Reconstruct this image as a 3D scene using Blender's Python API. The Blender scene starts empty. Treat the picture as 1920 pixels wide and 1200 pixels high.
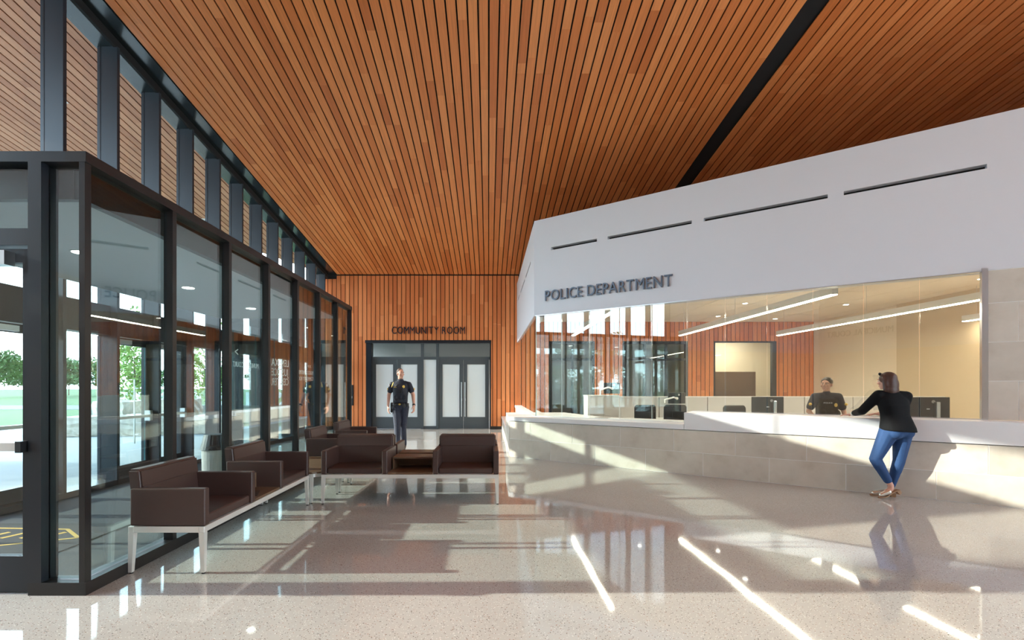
import bpy, bmesh, math, random
from mathutils import Vector, Matrix, Euler
random.seed(7)
SC = bpy.context.scene
COL = SC.collection
PI = math.pi
def R(d): return math.radians(d)

# ------------------------------------------------------------------ camera
F_PX, CX, CY, CAMH = 907.0, 916.0, 725.0, 1.5
cam = bpy.data.cameras.new('camera')
cam.sensor_fit = 'HORIZONTAL'; cam.sensor_width = 36.0
cam.lens = F_PX / 1920 * 36.0
cam.shift_x = (960 - CX) / 1920
cam.shift_y = (CY - 600) / 1920
cam.clip_start = 0.05; cam.clip_end = 800
cam_o = bpy.data.objects.new('camera', cam); COL.objects.link(cam_o)
cam_o.location = (0, 0, CAMH); cam_o.rotation_euler = (R(90), 0, 0)
SC.camera = cam_o

# ------------------------------------------------------------------ view, world, sun
SC.view_settings.view_transform = 'Standard'
SC.view_settings.look = 'None'
SC.view_settings.gamma = 1.0
SC.view_settings.use_curve_mapping = False
SC.view_settings.exposure = 1.08
SC.cycles.transparent_max_bounces = 24
SC.cycles.max_bounces = 12
SC.cycles.diffuse_bounces = 6
SC.cycles.sample_clamp_indirect = 6.0

SUN_T = 0.335                      # tangent of the sun's elevation; it shines along +X
W = bpy.data.worlds.new('sky'); SC.world = W; W.use_nodes = True
def build_world():
    nt = W.node_tree; nt.nodes.clear()
    n = nt.nodes.new; L = nt.links.new
    tc = n('ShaderNodeTexCoord'); sep = n('ShaderNodeSeparateXYZ'); L(tc.outputs['Generated'], sep.inputs[0])
    ramp = n('ShaderNodeValToRGB'); L(sep.outputs['Z'], ramp.inputs[0])
    e = ramp.color_ramp.elements
    e[0].position = 0.0; e[0].color = (0.80, 0.90, 0.98, 1)
    e[1].position = 0.75; e[1].color = (0.22, 0.42, 0.78, 1)
    m = ramp.color_ramp.elements.new(0.25); m.color = (0.56, 0.74, 0.95, 1)
    mp = n('ShaderNodeMapping'); mp.inputs['Scale'].default_value = (2.2, 2.2, 6.0); L(tc.outputs['Generated'], mp.inputs[0])
    no = n('ShaderNodeTexNoise'); no.inputs['Scale'].default_value = 1.6; no.inputs['Detail'].default_value = 6; L(mp.outputs[0], no.inputs['Vector'])
    cr = n('ShaderNodeValToRGB'); L(no.outputs['Fac'], cr.inputs[0])
    cr.color_ramp.elements[0].position = 0.42; cr.color_ramp.elements[1].position = 0.66
    mx = n('ShaderNodeMix'); mx.data_type = 'RGBA'; L(cr.outputs['Color'], mx.inputs['Factor'])
    L(ramp.outputs['Color'], mx.inputs['A']); mx.inputs['B'].default_value = (0.95, 0.97, 1.0, 1)
    bg = n('ShaderNodeBackground'); L(mx.outputs['Result'], bg.inputs['Color']); bg.inputs['Strength'].default_value = 4.6
    out = n('ShaderNodeOutputWorld'); L(bg.outputs[0], out.inputs[0])
build_world()
sl = bpy.data.lights.new('sun', 'SUN'); sl.energy = 5.4; sl.angle = R(0.6); sl.color = (1.0, 0.93, 0.83)
so = bpy.data.objects.new('sun', sl); COL.objects.link(so)
so.rotation_euler = Vector((1, 0.012, -SUN_T)).to_track_quat('-Z', 'Y').to_euler()
so.location = (-30, 5, 20)

# ------------------------------------------------------------------ materials
MATS = {}
def newmat(name):
    m = bpy.data.materials.new(name); m.use_nodes = True
    MATS[name] = m
    nt = m.node_tree
    return m, nt, nt.nodes['Principled BSDF'], nt.nodes.new, nt.links.new
def plain(name, col, rough=0.5, metal=0.0, spec=0.5, bump=0.0, bscale=200, vary=0.0, coat=0.0):
    m, nt, b, n, L = newmat(name)
    b.inputs['Base Color'].default_value = (*col, 1)
    b.inputs['Roughness'].default_value = rough
    b.inputs['Metallic'].default_value = metal
    b.inputs['Specular IOR Level'].default_value = spec
    b.inputs['Coat Weight'].default_value = coat
    tc = n('ShaderNodeTexCoord')
    no = n('ShaderNodeTexNoise'); no.inputs['Scale'].default_value = bscale; no.inputs['Detail'].default_value = 3
    L(tc.outputs['Object'], no.inputs['Vector'])
    if vary:
        hs = n('ShaderNodeHueSaturation'); hs.inputs['Color'].default_value = (*col, 1)
        mr = n('ShaderNodeMapRange'); mr.inputs[3].default_value = 1 - vary; mr.inputs[4].default_value = 1 + vary
        mr.inputs[1].default_value = 0.3; mr.inputs[2].default_value = 0.7
        L(no.outputs['Fac'], mr.inputs[0]); L(mr.outputs[0], hs.inputs['Value']); L(hs.outputs[0], b.inputs['Base Color'])
    if bump:
        bp = n('ShaderNodeBump'); bp.inputs['Strength'].default_value = bump; bp.inputs['Distance'].default_value = 0.002
        L(no.outputs['Fac'], bp.inputs['Height']); L(bp.outputs[0], b.inputs['Normal'])
    return m
def wood(name, cols, grain_axis, rough=0.42, seg=2.6, cross=26.0):
    """boards: tone by object, by length along the board, and fine grain"""
    m, nt, b, n, L = newmat(name)
    tc = n('ShaderNodeTexCoord'); oi = n('ShaderNodeObjectInfo')
    sep = n('ShaderNodeSeparateXYZ'); L(tc.outputs['Object'], sep.inputs[0])
    a = n('ShaderNodeMath'); a.operation = 'MULTIPLY_ADD'; L(sep.outputs['XYZ'[grain_axis]], a.inputs[0]); a.inputs[1].default_value = 1 / seg
    mul = n('ShaderNodeMath'); mul.operation = 'MULTIPLY'; L(oi.outputs['Random'], mul.inputs[0]); mul.inputs[1].default_value = 37.0
    L(mul.outputs[0], a.inputs[2])
    fl = n('ShaderNodeMath'); fl.operation = 'FLOOR'; L(a.outputs[0], fl.inputs[0])
    ad = n('ShaderNodeMath'); ad.operation = 'MULTIPLY_ADD'; L(oi.outputs['Random'], ad.inputs[0]); ad.inputs[1].default_value = 911.0; L(fl.outputs[0], ad.inputs[2])
    wn = n('ShaderNodeTexWhiteNoise'); wn.noise_dimensions = '1D'; L(ad.outputs[0], wn.inputs['W'])
    ramp = n('ShaderNodeValToRGB'); L(wn.outputs['Value'], ramp.inputs[0])
    els = ramp.color_ramp.elements
    while len(els) < len(cols): els.new(0.5)
    for i, c in enumerate(cols):
        els[i].position = i / (len(cols) - 1); els[i].color = (*c, 1)
    mp = n('ShaderNodeMapping'); s = [cross] * 3; s[grain_axis] = 0.7; mp.inputs['Scale'].default_value = s
    L(tc.outputs['Object'], mp.inputs[0])
    no = n('ShaderNodeTexNoise'); no.noise_dimensions = '4D'; no.inputs['Scale'].default_value = 2.0; no.inputs['Detail'].default_value = 4
    L(mp.outputs[0], no.inputs['Vector']); L(ad.outputs[0], no.inputs['W'])
    mr = n('ShaderNodeMapRange'); L(no.outputs['Fac'], mr.inputs[0]); mr.inputs[1].default_value = .3; mr.inputs[2].default_value = .7; mr.inputs[3].default_value = .86; mr.inputs[4].default_value = 1.12
    hs = n('ShaderNodeHueSaturation'); L(ramp.outputs['Color'], hs.inputs['Color']); L(mr.outputs[0], hs.inputs['Value'])
    L(hs.outputs[0], b.inputs['Base Color'])
    b.inputs['Roughness'].default_value = rough
    b.inputs['Specular IOR Level'].default_value = 0.35
    return m
def glassmat(name, tint, refl=1.0, base=0.05, rough=0.0):
    m = bpy.data.materials.new(name); m.use_nodes = True; MATS[name] = m
    nt = m.node_tree; nt.nodes.clear(); n = nt.nodes.new; L = nt.links.new
    lw = n('ShaderNodeLayerWeight'); lw.inputs['Blend'].default_value = 0.5
    p = n('ShaderNodeMath'); p.operation = 'POWER'; L(lw.outputs['Facing'], p.inputs[0]); p.inputs[1].default_value = 4.2
    ma = n('ShaderNodeMath'); ma.operation = 'MULTIPLY_ADD'; L(p.outputs[0], ma.inputs[0]); ma.inputs[1].default_value = 0.93 * refl; ma.inputs[2].default_value = base * refl
    ma.use_clamp = True
    tr = n('ShaderNodeBsdfTransparent'); tr.inputs[0].default_value = (*tint, 1)
    gl = n('ShaderNodeBsdfGlossy'); gl.inputs['Roughness'].default_value = rough; gl.inputs['Color'].default_value = (1, 1, 1, 1)
    mx = n('ShaderNodeMixShader'); L(ma.outputs[0], mx.inputs[0]); L(tr.outputs[0], mx.inputs[1]); L(gl.outputs[0], mx.inputs[2])
    out = n('ShaderNodeOutputMaterial'); L(mx.outputs[0], out.inputs[0])
    return m
def emit(name, col, strength):
    m, nt, b, n, L = newmat(name)
    b.inputs['Base Color'].default_value = (*col, 1)
    b.inputs['Emission Color'].default_value = (*col, 1); b.inputs['Emission Strength'].default_value = strength
    return m

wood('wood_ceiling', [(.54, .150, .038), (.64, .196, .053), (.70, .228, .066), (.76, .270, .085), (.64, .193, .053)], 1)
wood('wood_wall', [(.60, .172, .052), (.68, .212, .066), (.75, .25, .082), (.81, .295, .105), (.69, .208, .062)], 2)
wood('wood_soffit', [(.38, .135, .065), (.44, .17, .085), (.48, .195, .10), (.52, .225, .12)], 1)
wood('walnut', [(.115, .064, .036), (.165, .098, .058), (.20, .125, .078)], 0, rough=.38, seg=.35, cross=40)
plain('backing', (.006, .005, .005), .9)
plain('charcoal', (.012, .014, .019), .36, 0.0, .4)
plain('bronze', (.015, .013, .013), .36, 0.0, .4)
plain('gloss_soffit', (.016, .022, .023), .2, 0.0, .9)
plain('navy_fin', (.016, .021, .030), .38, 0.0, .4)
plain('door_slate', (.075, .09, .10), .42)
plain('white_paint', (.64, .645, .68), .6, bump=.05, bscale=300)
plain('warm_white', (.78, .75, .70), .6)
plain('solid_surface', (.80, .80, .81), .28)
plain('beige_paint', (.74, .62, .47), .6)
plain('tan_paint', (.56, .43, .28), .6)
plain('acoustic', (.82, .70, .56), .8, bump=.2, bscale=90, vary=.04)
plain('brown_vinyl', (.060, .032, .027), .40, bump=.12, bscale=600)
plain('silver', (.72, .70, .66), .34, .35)
plain('steel', (.62, .63, .64), .28, 1.0)
plain('black_plastic', (.012, .013, .015), .4)
plain('rubber', (.01, .01, .01), .7)
plain('gloss_black', (.008, .009, .012), .12)
plain('grey_laminate', (.47, .45, .43), .45)
plain('light_laminate', (.62, .60, .57), .45)
plain('mesh_fabric', (.02, .021, .024), .7)
plain('carpet', (.042, .046, .053), .95, bump=.9, bscale=150, vary=.5)
plain('mat_black', (.012, .013, .015), .9, bump=.4, bscale=300)
plain('mat_gold', (.62, .38, .05), .8)
plain('grout', (.85, .84, .82), .8)
plain('letter_slate', (.085, .10, .135), .4, .3)
plain('letter_dark', (.02, .022, .03), .4, .2)
plain('vinyl_white', (.82, .84, .84), .5)
plain('glass_edge', (.05, .24, .26), .2)
plain('glass_edge_pale', (.55, .75, .80), .2)
plain('concrete', (.26, .275, .26), .85, bump=.2, bscale=20, vary=.05)
plain('asphalt', (.12, .125, .14), .9, vary=.1, bscale=8)
plain('grass', (.04, .10, .02), .9, vary=.3, bscale=3)
plain('rock', (.46, .43, .36), .85, bump=1.0, bscale=9, vary=.22)
plain('bark', (.10, .075, .055), .9, bump=.8, bscale=30)
plain('leaf', (.09, .19, .03), .6, vary=.35, bscale=2.5)
plain('leaf_light', (.19, .31, .06), .6, vary=.35, bscale=2.5)
plain('leaf_far', (.05, .12, .028), .7, vary=.35, bscale=1.0)
plain('skin', (.62, .33, .24), .48)
plain('skin_tan', (.55, .29, .20), .48)
plain('uniform', (.016, .019, .034), .75, bump=.25, bscale=70, vary=.25)
plain('uniform_trousers', (.022, .026, .048), .75, bump=.25, bscale=40, vary=.25)
plain('vest_navy', (.013, .016, .028), .7, bump=.3, bscale=60)
plain('black_cloth', (.005, .005, .006), .8, 0, .2, bump=.2, bscale=60)
plain('denim', (.018, .060, .17), .8, bump=.3, bscale=160, vary=.16)
plain('hair_dark', (.018, .012, .01), .45, bump=.8, bscale=60)
plain('hair_brown', (.060, .022, .013), .5, bump=.5, bscale=90, vary=.2)
plain('hair_short', (.09, .05, .035), .7)
plain('gold', (.75, .50, .12), .35, .7)
plain('silver_leather', (.72, .68, .60), .25, .75)
plain('shoe_sole', (.34, .19, .10), .6)
plain('eye_dark', (.02, .014, .012), .3)
plain('lip', (.42, .14, .12), .5)
plain('white_print', (.85, .85, .85), .5)
plain('magazine_print', (.03, .02, .02), .4)
plain('magazine_red', (.45, .05, .05), .4)
emit('lamp_white', (1.0, .88, .70), 34.0)
emit('downlight', (1.0, .93, .82), 14.0)
emit('screen_glow', (.25, .32, .36), .5)
glassmat('glass_clear', (.93, .965, .955), 1.0, .035)
glassmat('glass_vestibule', (.84, .915, .905), 1.0, .085)
glassmat('glass_reception', (.91, .945, .935), 1.15, .07)
glassmat('glass_exterior', (.91, .955, .95), .7, .03)
def frosted():
    m, nt, b, n, L = newmat('glass_frosted')
    b.inputs['Base Color'].default_value = (.80, .87, .89, 1); b.inputs['Roughness'].default_value = .24
    b.inputs['Specular IOR Level'].default_value = .7
frosted()
def terrazzo():
    m, nt, b, n, L = newmat('terrazzo')
    tc = n('ShaderNodeTexCoord')
    big = n('ShaderNodeTexNoise'); big.inputs['Scale'].default_value = .6; big.inputs['Detail'].default_value = 4; L(tc.outputs['Object'], big.inputs['Vector'])
    r0 = n('ShaderNodeValToRGB'); L(big.outputs['Fac'], r0.inputs[0])
    r0.color_ramp.elements[0].position = .3; r0.color_ramp.elements[0].color = (.43, .40, .37, 1)
    r0.color_ramp.elements[1].position = .7; r0.color_ramp.elements[1].color = (.49, .46, .425, 1)
    prev = r0.outputs['Color']
    for sc, th, col in ((62, .22, (.16, .13, .11)), (48, .17, (.30, .15, .09)), (80, .26, (.70, .67, .62)), (40, .14, (.07, .06, .06))):
        v = n('ShaderNodeTexVoronoi'); v.inputs['Scale'].default_value = sc; v.inputs['Randomness'].default_value = 1.0; L(tc.outputs['Object'], v.inputs['Vector'])
        wn = n('ShaderNodeTexWhiteNoise'); wn.noise_dimensions = '3D'; L(v.outputs['Position'], wn.inputs['Vector'])
        lt = n('ShaderNodeMath'); lt.operation = 'LESS_THAN'; L(v.outputs['Distance'], lt.inputs[0]); lt.inputs[1].default_value = th
        pick = n('ShaderNodeMath'); pick.operation = 'LESS_THAN'; L(wn.outputs['Value'], pick.inputs[0]); pick.inputs[1].default_value = .4
        mu = n('ShaderNodeMath'); mu.operation = 'MULTIPLY'; L(lt.outputs[0], mu.inputs[0]); L(pick.outputs[0], mu.inputs[1])
        mx = n('ShaderNodeMix'); mx.data_type = 'RGBA'; L(mu.outputs[0], mx.inputs['Factor']); L(prev, mx.inputs['A']); mx.inputs['B'].default_value = (*col, 1)
        prev = mx.outputs['Result']
    L(prev, b.inputs['Base Color'])
    b.inputs['Roughness'].default_value = .045; b.inputs['Specular IOR Level'].default_value = .6
    wv = n('ShaderNodeTexNoise'); wv.inputs['Scale'].default_value = 1.3; wv.inputs['Detail'].default_value = 1; L(tc.outputs['Object'], wv.inputs['Vector'])
    bp = n('ShaderNodeBump'); bp.inputs['Strength'].default_value = .12; bp.inputs['Distance'].default_value = .012
    L(wv.outputs['Fac'], bp.inputs['Height']); L(bp.outputs[0], b.inputs['Normal'])
terrazzo()
def limestone():
    m, nt, b, n, L = newmat('limestone')
    tc = n('ShaderNodeTexCoord'); oi = n('ShaderNodeObjectInfo')
    no = n('ShaderNodeTexNoise'); no.noise_dimensions = '4D'; no.inputs['Scale'].default_value = 3.2; no.inputs['Detail'].default_value = 7; no.inputs['Roughness'].default_value = .6
    mu = n('ShaderNodeMath'); mu.operation = 'MULTIPLY'; L(oi.outputs['Random'], mu.inputs[0]); mu.inputs[1].default_value = 50
    L(tc.outputs['Object'], no.inputs['Vector']); L(mu.outputs[0], no.inputs['W'])
    r = n('ShaderNodeValToRGB'); L(no.outputs['Fac'], r.inputs[0])
    e = r.color_ramp.elements; e[0].position = .28; e[0].color = (.51, .445, .365, 1); e[1].position = .72; e[1].color = (.66, .60, .52, 1)
    x = e.new(.47); x.color = (.595, .535, .455, 1)
    hs = n('ShaderNodeHueSaturation'); L(r.outputs['Color'], hs.inputs['Color'])
    mr = n('ShaderNodeMapRange'); L(oi.outputs['Random'], mr.inputs[0]); mr.inputs[3].default_value = .9; mr.inputs[4].default_value = 1.08
    L(mr.outputs[0], hs.inputs['Value']); L(hs.outputs[0], b.inputs['Base Color'])
    b.inputs['Roughness'].default_value = .55
    bp = n('ShaderNodeBump'); bp.inputs['Strength'].default_value = .15; bp.inputs['Distance'].default_value = .004
    L(no.outputs['Fac'], bp.inputs['Height']); L(bp.outputs[0], b.inputs['Normal'])
limestone()
def M(n): return MATS[n]

# ------------------------------------------------------------------ mesh helpers
def link(o, parent=None):
    COL.objects.link(o)
    if parent is not None: o.parent = parent
    return o
def tag(o, label=None, cat=None, group=None, kind=None):
    if label: o['label'] = label
    if cat: o['category'] = cat
    if group: o['group'] = group
    if kind: o['kind'] = kind
    return o
def empty(name, loc=(0, 0, 0), rz=0, parent=None):
    o = bpy.data.objects.new(name, None); o.empty_display_size = .1
    o.location = loc; o.rotation_euler = (0, 0, rz)
    return link(o, parent)
class MB:
    """collects shapes into one mesh"""
    def __init__(s): s.bm = bmesh.new()
    def box(s, x0, x1, y0, y1, z0, z1, mi=0, bev=0, seg=2, mat=None):
        m = Matrix.Translation(((x0 + x1) / 2, (y0 + y1) / 2, (z0 + z1) / 2)) @ Matrix.Diagonal((abs(x1 - x0), abs(y1 - y0), abs(z1 - z0), 1))
        if mat is not None: m = mat @ m
        g = bmesh.ops.create_cube(s.bm, size=1, matrix=m)
        vs = g['verts']; fs = set(f for v in vs for f in v.link_faces)
        for f in fs: f.material_index = mi
        if bev:
            es = list(set(e for v in vs for e in v.link_edges))
            r = bmesh.ops.bevel(s.bm, geom=es, offset=bev, segments=seg, affect='EDGES', profile=.6)
            for f in r['faces']: f.material_index = mi
        return s
    def prism(s, pts, z0, z1, mi=0):
        b = [s.bm.verts.new((p[0], p[1], z0)) for p in pts]; t = [s.bm.verts.new((p[0], p[1], z1)) for p in pts]
        n = len(pts); fs = [s.bm.faces.new(b[::-1]), s.bm.faces.new(t)]
        for i in range(n): fs.append(s.bm.faces.new((b[i], b[(i + 1) % n], t[(i + 1) % n], t[i])))
        for f in fs: f.material_index = mi
        return s
    def hexa(s, b4, t4, mi=0):
        b = [s.bm.verts.new(p) for p in b4]; t = [s.bm.verts.new(p) for p in t4]
        fs = [s.bm.faces.new(b[::-1]), s.bm.faces.new(t)]
        for i in range(4): fs.append(s.bm.faces.new((b[i], b[(i + 1) % 4], t[(i + 1) % 4], t[i])))
        for f in fs: f.material_index = mi
        return s
    def cyl(s, p0, p1, r0, r1=None, seg=12, mi=0):
        r1 = r0 if r1 is None else r1
        p0 = Vector(p0); p1 = Vector(p1); d = p1 - p0
        m = Matrix.Translation((p0 + p1) / 2) @ d.to_track_quat('Z', 'Y').to_matrix().to_4x4()
        g = bmesh.ops.create_cone(s.bm, cap_ends=True, segments=seg, radius1=max(r0, 1e-4), radius2=max(r1, 1e-4), depth=d.length, matrix=m)
        for f in set(f for v in g['verts'] for f in v.link_faces): f.material_index = mi
        return s
    def ball(s, c, r, seg=2, mi=0):
        rr = r if hasattr(r, '__len__') else (r, r, r)
        g = bmesh.ops.create_icosphere(s.bm, subdivisions=seg, radius=1, matrix=Matrix.Translation(c) @ Matrix.Diagonal((*rr, 1)))
        for f in set(f for v in g['verts'] for f in v.link_faces): f.material_index = mi
        return s
    def build(s, name, mats, parent=None, loc=(0, 0, 0), rot=(0, 0, 0), smooth=False):
        bmesh.ops.recalc_face_normals(s.bm, faces=s.bm.faces)
        me = bpy.data.meshes.new(name); s.bm.to_mesh(me); s.bm.free()
        for m in (mats if isinstance(mats, (list, tuple)) else [mats]): me.materials.append(M(m))
        if smooth:
            me.polygons.foreach_set('use_smooth', [True] * len(me.polygons))
        o = bpy.data.objects.new(name, me); o.location = loc; o.rotation_euler = rot
        return link(o, parent)
CACHE = {}
def box(name, x0, x1, y0, y1, z0, z1, mat, parent=None, bev=0, seg=2):
    """one box object; its mesh is shared between equal boxes"""
    dx, dy, dz = abs(x1 - x0), abs(y1 - y0), abs(z1 - z0)
    key = (round(dx, 4), round(dy, 4), round(dz, 4), mat, bev)
    me = CACHE.get(key)
    if me is None:
        b = MB().box(-dx / 2, dx / 2, -dy / 2, dy / 2, -dz / 2, dz / 2, bev=bev, seg=seg)
        me = bpy.data.meshes.new(name); b.bm.to_mesh(me); b.bm.free(); me.materials.append(M(mat)); CACHE[key] = me
    o = bpy.data.objects.new(name, me); o.location = ((x0 + x1) / 2, (y0 + y1) / 2, (z0 + z1) / 2)
    return link(o, parent)
def pane(name, x0, x1, y0, y1, z0, z1, mat, parent=None, edge='glass_edge'):
    """a glass sheet: clear faces, coloured edges"""
    d = [abs(x1 - x0), abs(y1 - y0), abs(z1 - z0)]; thin = d.index(min(d))
    key = tuple(round(v, 4) for v in d) + (mat, edge); me = CACHE.get(key)
    if me is None:
        b = MB().box(-d[0] / 2, d[0] / 2, -d[1] / 2, d[1] / 2, -d[2] / 2, d[2] / 2)
        for f in b.bm.faces:
            f.material_index = 0 if abs(f.normal[thin]) > .9 else 1
        me = bpy.data.meshes.new(name); b.bm.to_mesh(me); b.bm.free(); me.materials.append(M(mat)); me.materials.append(M(edge)); CACHE[key] = me
    o = bpy.data.objects.new(name, me); o.location = ((x0 + x1) / 2, (y0 + y1) / 2, (z0 + z1) / 2)
    return link(o, parent)
def copy_tree(o, parent=None):
    c = o.copy(); COL.objects.link(c); c.parent = parent
    for ch in list(o.children): copy_tree(ch, c)
    return c

# ------------------------------------------------------------------ lettering
def glyph(ch):
    cu = bpy.data.curves.new('glyph', 'FONT'); cu.body = ch; cu.size = 1; cu.resolution_u = 4
    o = bpy.data.objects.new('glyph', cu); COL.objects.link(o)
    dg = bpy.context.evaluated_depsgraph_get(); dg.update()
    me = bpy.data.meshes.new_from_object(o.evaluated_get(dg))
    bpy.data.objects.remove(o)
    bm = bmesh.new(); bm.from_mesh(me); bpy.data.meshes.remove(me)
    bmesh.ops.remove_doubles(bm, verts=bm.verts, dist=1e-5)
    r = bmesh.ops.extrude_face_region(bm, geom=bm.faces[:])
    for v in [g for g in r['geom'] if isinstance(g, bmesh.types.BMVert)]: v.co.z += 1
    bmesh.ops.recalc_face_normals(bm, faces=bm.faces)
    return bm
def sign(name, text, width, h, depth, mat, loc, rot, label=None, cat='sign', gap=.13, space=.30, parent=None):
    """raised letters, each its own part. Local x runs along the text, y is up, z comes out of the wall."""
    root = empty(name, loc); root.rotation_euler = rot
    if parent is not None: root.parent = parent
    gl = []; x = 0.0
    for ti, ch in enumerate(text):
        if ch == ' ': x += space; continue
        bm = glyph(ch); xs = [v.co.x for v in bm.verts]; w = max(xs) - min(xs)
        nxt = text[ti + 1] if ti + 1 < len(text) else ' '
        gl.append((bm, min(xs), x, w)); x += w + (gap * .35 if (ch in 'RAPL' and nxt in 'TVYA') or (ch in 'TYA' and nxt in 'A') or (ch == 'P' and nxt == 'A') else gap)
    sx = width / (x - gap); bmH = glyph('H'); sy = h / max(v.co.y for v in bmH.verts); bmH.free()
    for bm, x0, xo, w in gl:
        for v in bm.verts:
            v.co.x = (v.co.x - x0 - w / 2) * sx; v.co.y *= sy; v.co.z *= depth
        me = bpy.data.meshes.new('letter'); bm.to_mesh(me); bm.free(); me.materials.append(M(mat))
        o = bpy.data.objects.new('letter', me); o.location = ((xo + w / 2) * sx - width / 2, 0, 0); link(o, root)
    if label: tag(root, label, cat)
    return root

# ================================================================== THE SETTING
SL = 0.138
def cz(y): return 7.78 - SL * y                  # the timber ceiling falls towards the far wall
Y0, Y1 = -6.5, 17.0
XG = -5.87                                       # glass line of the outside wall
XE = -5.33                                       # left edge of the timber ceiling
XR = 11.6
PITCH = .1524
tilt = -math.atan(SL)
def sloped(name, x0, x1, d0, d1, mat, parent=None, y0=Y0, y1=Y1):
    b = MB().hexa([(x0, y0, cz(y0) + d0), (x1, y0, cz(y0) + d0), (x1, y1, cz(y1) + d0), (x0, y1, cz(y1) + d0)],
                  [(x0, y0, cz(y0) + d1), (x1, y0, cz(y0) + d1), (x1, y1, cz(y1) + d1), (x0, y1, cz(y1) + d1)])
    return b.build(name, mat, parent)

floor = box('floor', -5.62, XR, Y0, 17.4, -.2, 0, 'terrazzo'); tag(floor, kind='structure')
carpet_floor = box('floor', -5.9, -5.62, Y0, 17.4, -.2, -.002, 'charcoal'); tag(carpet_floor, kind='structure')

ceil = sloped('ceiling', XE, XR, .03, .2, 'backing'); tag(ceil, kind='structure')
def plank_run(parent, xc, ya, yb, mat, name, cuts, w=PITCH - .025, th=.022):
    pts = [ya] + sorted(cuts) + [yb]
    for a, b in zip(pts[:-1], pts[1:]):
        ln = (b - a) / math.cos(tilt) - .002
        key = ('plank', round(ln, 2), mat); me = CACHE.get(key)
        if me is None:
            bb = MB().box(-w / 2, w / 2, -ln / 2, ln / 2, 0, th)
            me = bpy.data.meshes.new(name); bb.bm.to_mesh(me); bb.bm.free(); me.materials.append(M(mat)); CACHE[key] = me
        o = bpy.data.objects.new(name, me); ym = (a + b) / 2
        o.location = (xc, ym, cz(ym)); o.rotation_euler = (tilt, 0, 0); link(o, parent)
n_sl = int((10.6 - XE) / PITCH)
rc = random.Random(3)
for i in range(n_sl):
    xc = XE + PITCH * (i + .5)
    if 4.44 < xc < 4.76: continue
    k = 2 if i % 13 else 1
    cuts = [rc.choice([2.5, 3.5, 4.5, 5.5, 6.5])] if k == 1 else [rc.choice([1.5, 3.0, 4.5, 6.0]), rc.choice([8, 9.25, 10.5, 11.75, 13, 14.25])]
    plank_run(ceil, xc, Y0, Y1 - .03, 'wood_ceiling', 'plank', cuts)

# outside soffit: the roof runs on over the entrance; its far edge slants
def eave_y(x): return 2.5
XT = -12.35
def eave_far(x): return 16.8 + 1.36 * (x + 5.95)
sof = MB()
def sof_pt(x, y, d): return (x, y, cz(y) + d)
bq = [(-5.95, eave_y(-5.95)), (-5.95, eave_far(-5.95)), (XT, eave_far(XT)), (XT, eave_y(XT))]
sof.hexa([sof_pt(x, y, .03) for x, y in bq], [sof_pt(x, y, .35) for x, y in bq])
soffit = sof.build('ceiling_outside', 'backing'); tag(soffit, kind='structure')
i = 0
while True:
    xc = -5.98 - PITCH * (i + .5); i += 1
    ya = math.ceil((eave_y(xc - .07) + .02) * 10) / 10; yb = math.floor((eave_far(xc - .07) - .02) * 10) / 10
    if xc < XT + .08: break
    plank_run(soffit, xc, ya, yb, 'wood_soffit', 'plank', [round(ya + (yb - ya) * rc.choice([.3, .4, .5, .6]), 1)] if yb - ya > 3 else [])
for j, yy in enumerate((8.6, 10.9, 13.0)):
    x = -7.6; r = empty('soffit_light', (x, yy, cz(yy)))
    r.rotation_euler = (tilt, 0, 0)
    MB().box(-.075, .075, -.075, .075, -.006, .0).build('frame', 'silver', r)
    MB().box(-.055, .055, -.055, .055, -.009, -.006).build('lens', 'light_laminate', r)
    tag(r, ['square recessed light nearest in the outside timber soffit', 'middle square recessed light in the outside timber soffit', 'farthest square recessed light in the outside timber soffit'][j], 'light', 'lights in the outside soffit')

# dark metal edge of the ceiling above the clerestory
trim = sloped('trim_1', -5.63, XE - .015, -.005, .2, 'gloss_soffit'); tag(trim, kind='structure')
sloped('lip', -5.68, -5.63, -.13, .2, 'backing', trim)
sloped('header', -5.96, -5.68, -.12, .2, 'gloss_soffit', trim)

# left outside wall: deep fins with glass between, doors below a header
YS = 1.74
wls = box('wall_left_solid', -5.95, -5.65, Y0, YS, 0, 3.0, 'beige_paint'); tag(wls, kind='structure')
wl = MB().box(-5.93, -5.62, YS, 17.0, 0, .09).build('wall_left', 'charcoal'); tag(wl, kind='structure')
FIN0, FINP = 6.42, .93
fins = [FIN0 + FINP * k for k in range(-5, 12)]
for y in fins:
    b = MB(); zt = cz(y) - .11
    b.box(-5.865, -5.62, y - .028, y + .028, 0, zt, 0, .004, 1)
    b.box(-5.93, -5.865, y - .02, y + .02, 0, zt)
    b.build('mullion', 'navy_fin', wl)
DOOR_BAYS = {4: 1, 6: 2, 7: 3}
box('header_bar', -5.92, -5.72, fins[2], 17.0, 2.28, 2.72, 'charcoal', wl)
for k in range(len(fins) - 1):
    a, b_ = fins[k] + .03, fins[k + 1] - .03
    if k < 2:
        pane('pane', -5.892, -5.88, a, b_, .09, cz(a) - .03, 'glass_exterior', wl, 'charcoal'); continue
    if k not in DOOR_BAYS:
        pane('pane', -5.892, -5.88, a, b_, .09, 2.28, 'glass_exterior', wl, 'charcoal')
    pane('pane', -5.892, -5.88, a, b_, 2.72, cz(a) - .03, 'glass_exterior', wl, 'charcoal')
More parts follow.
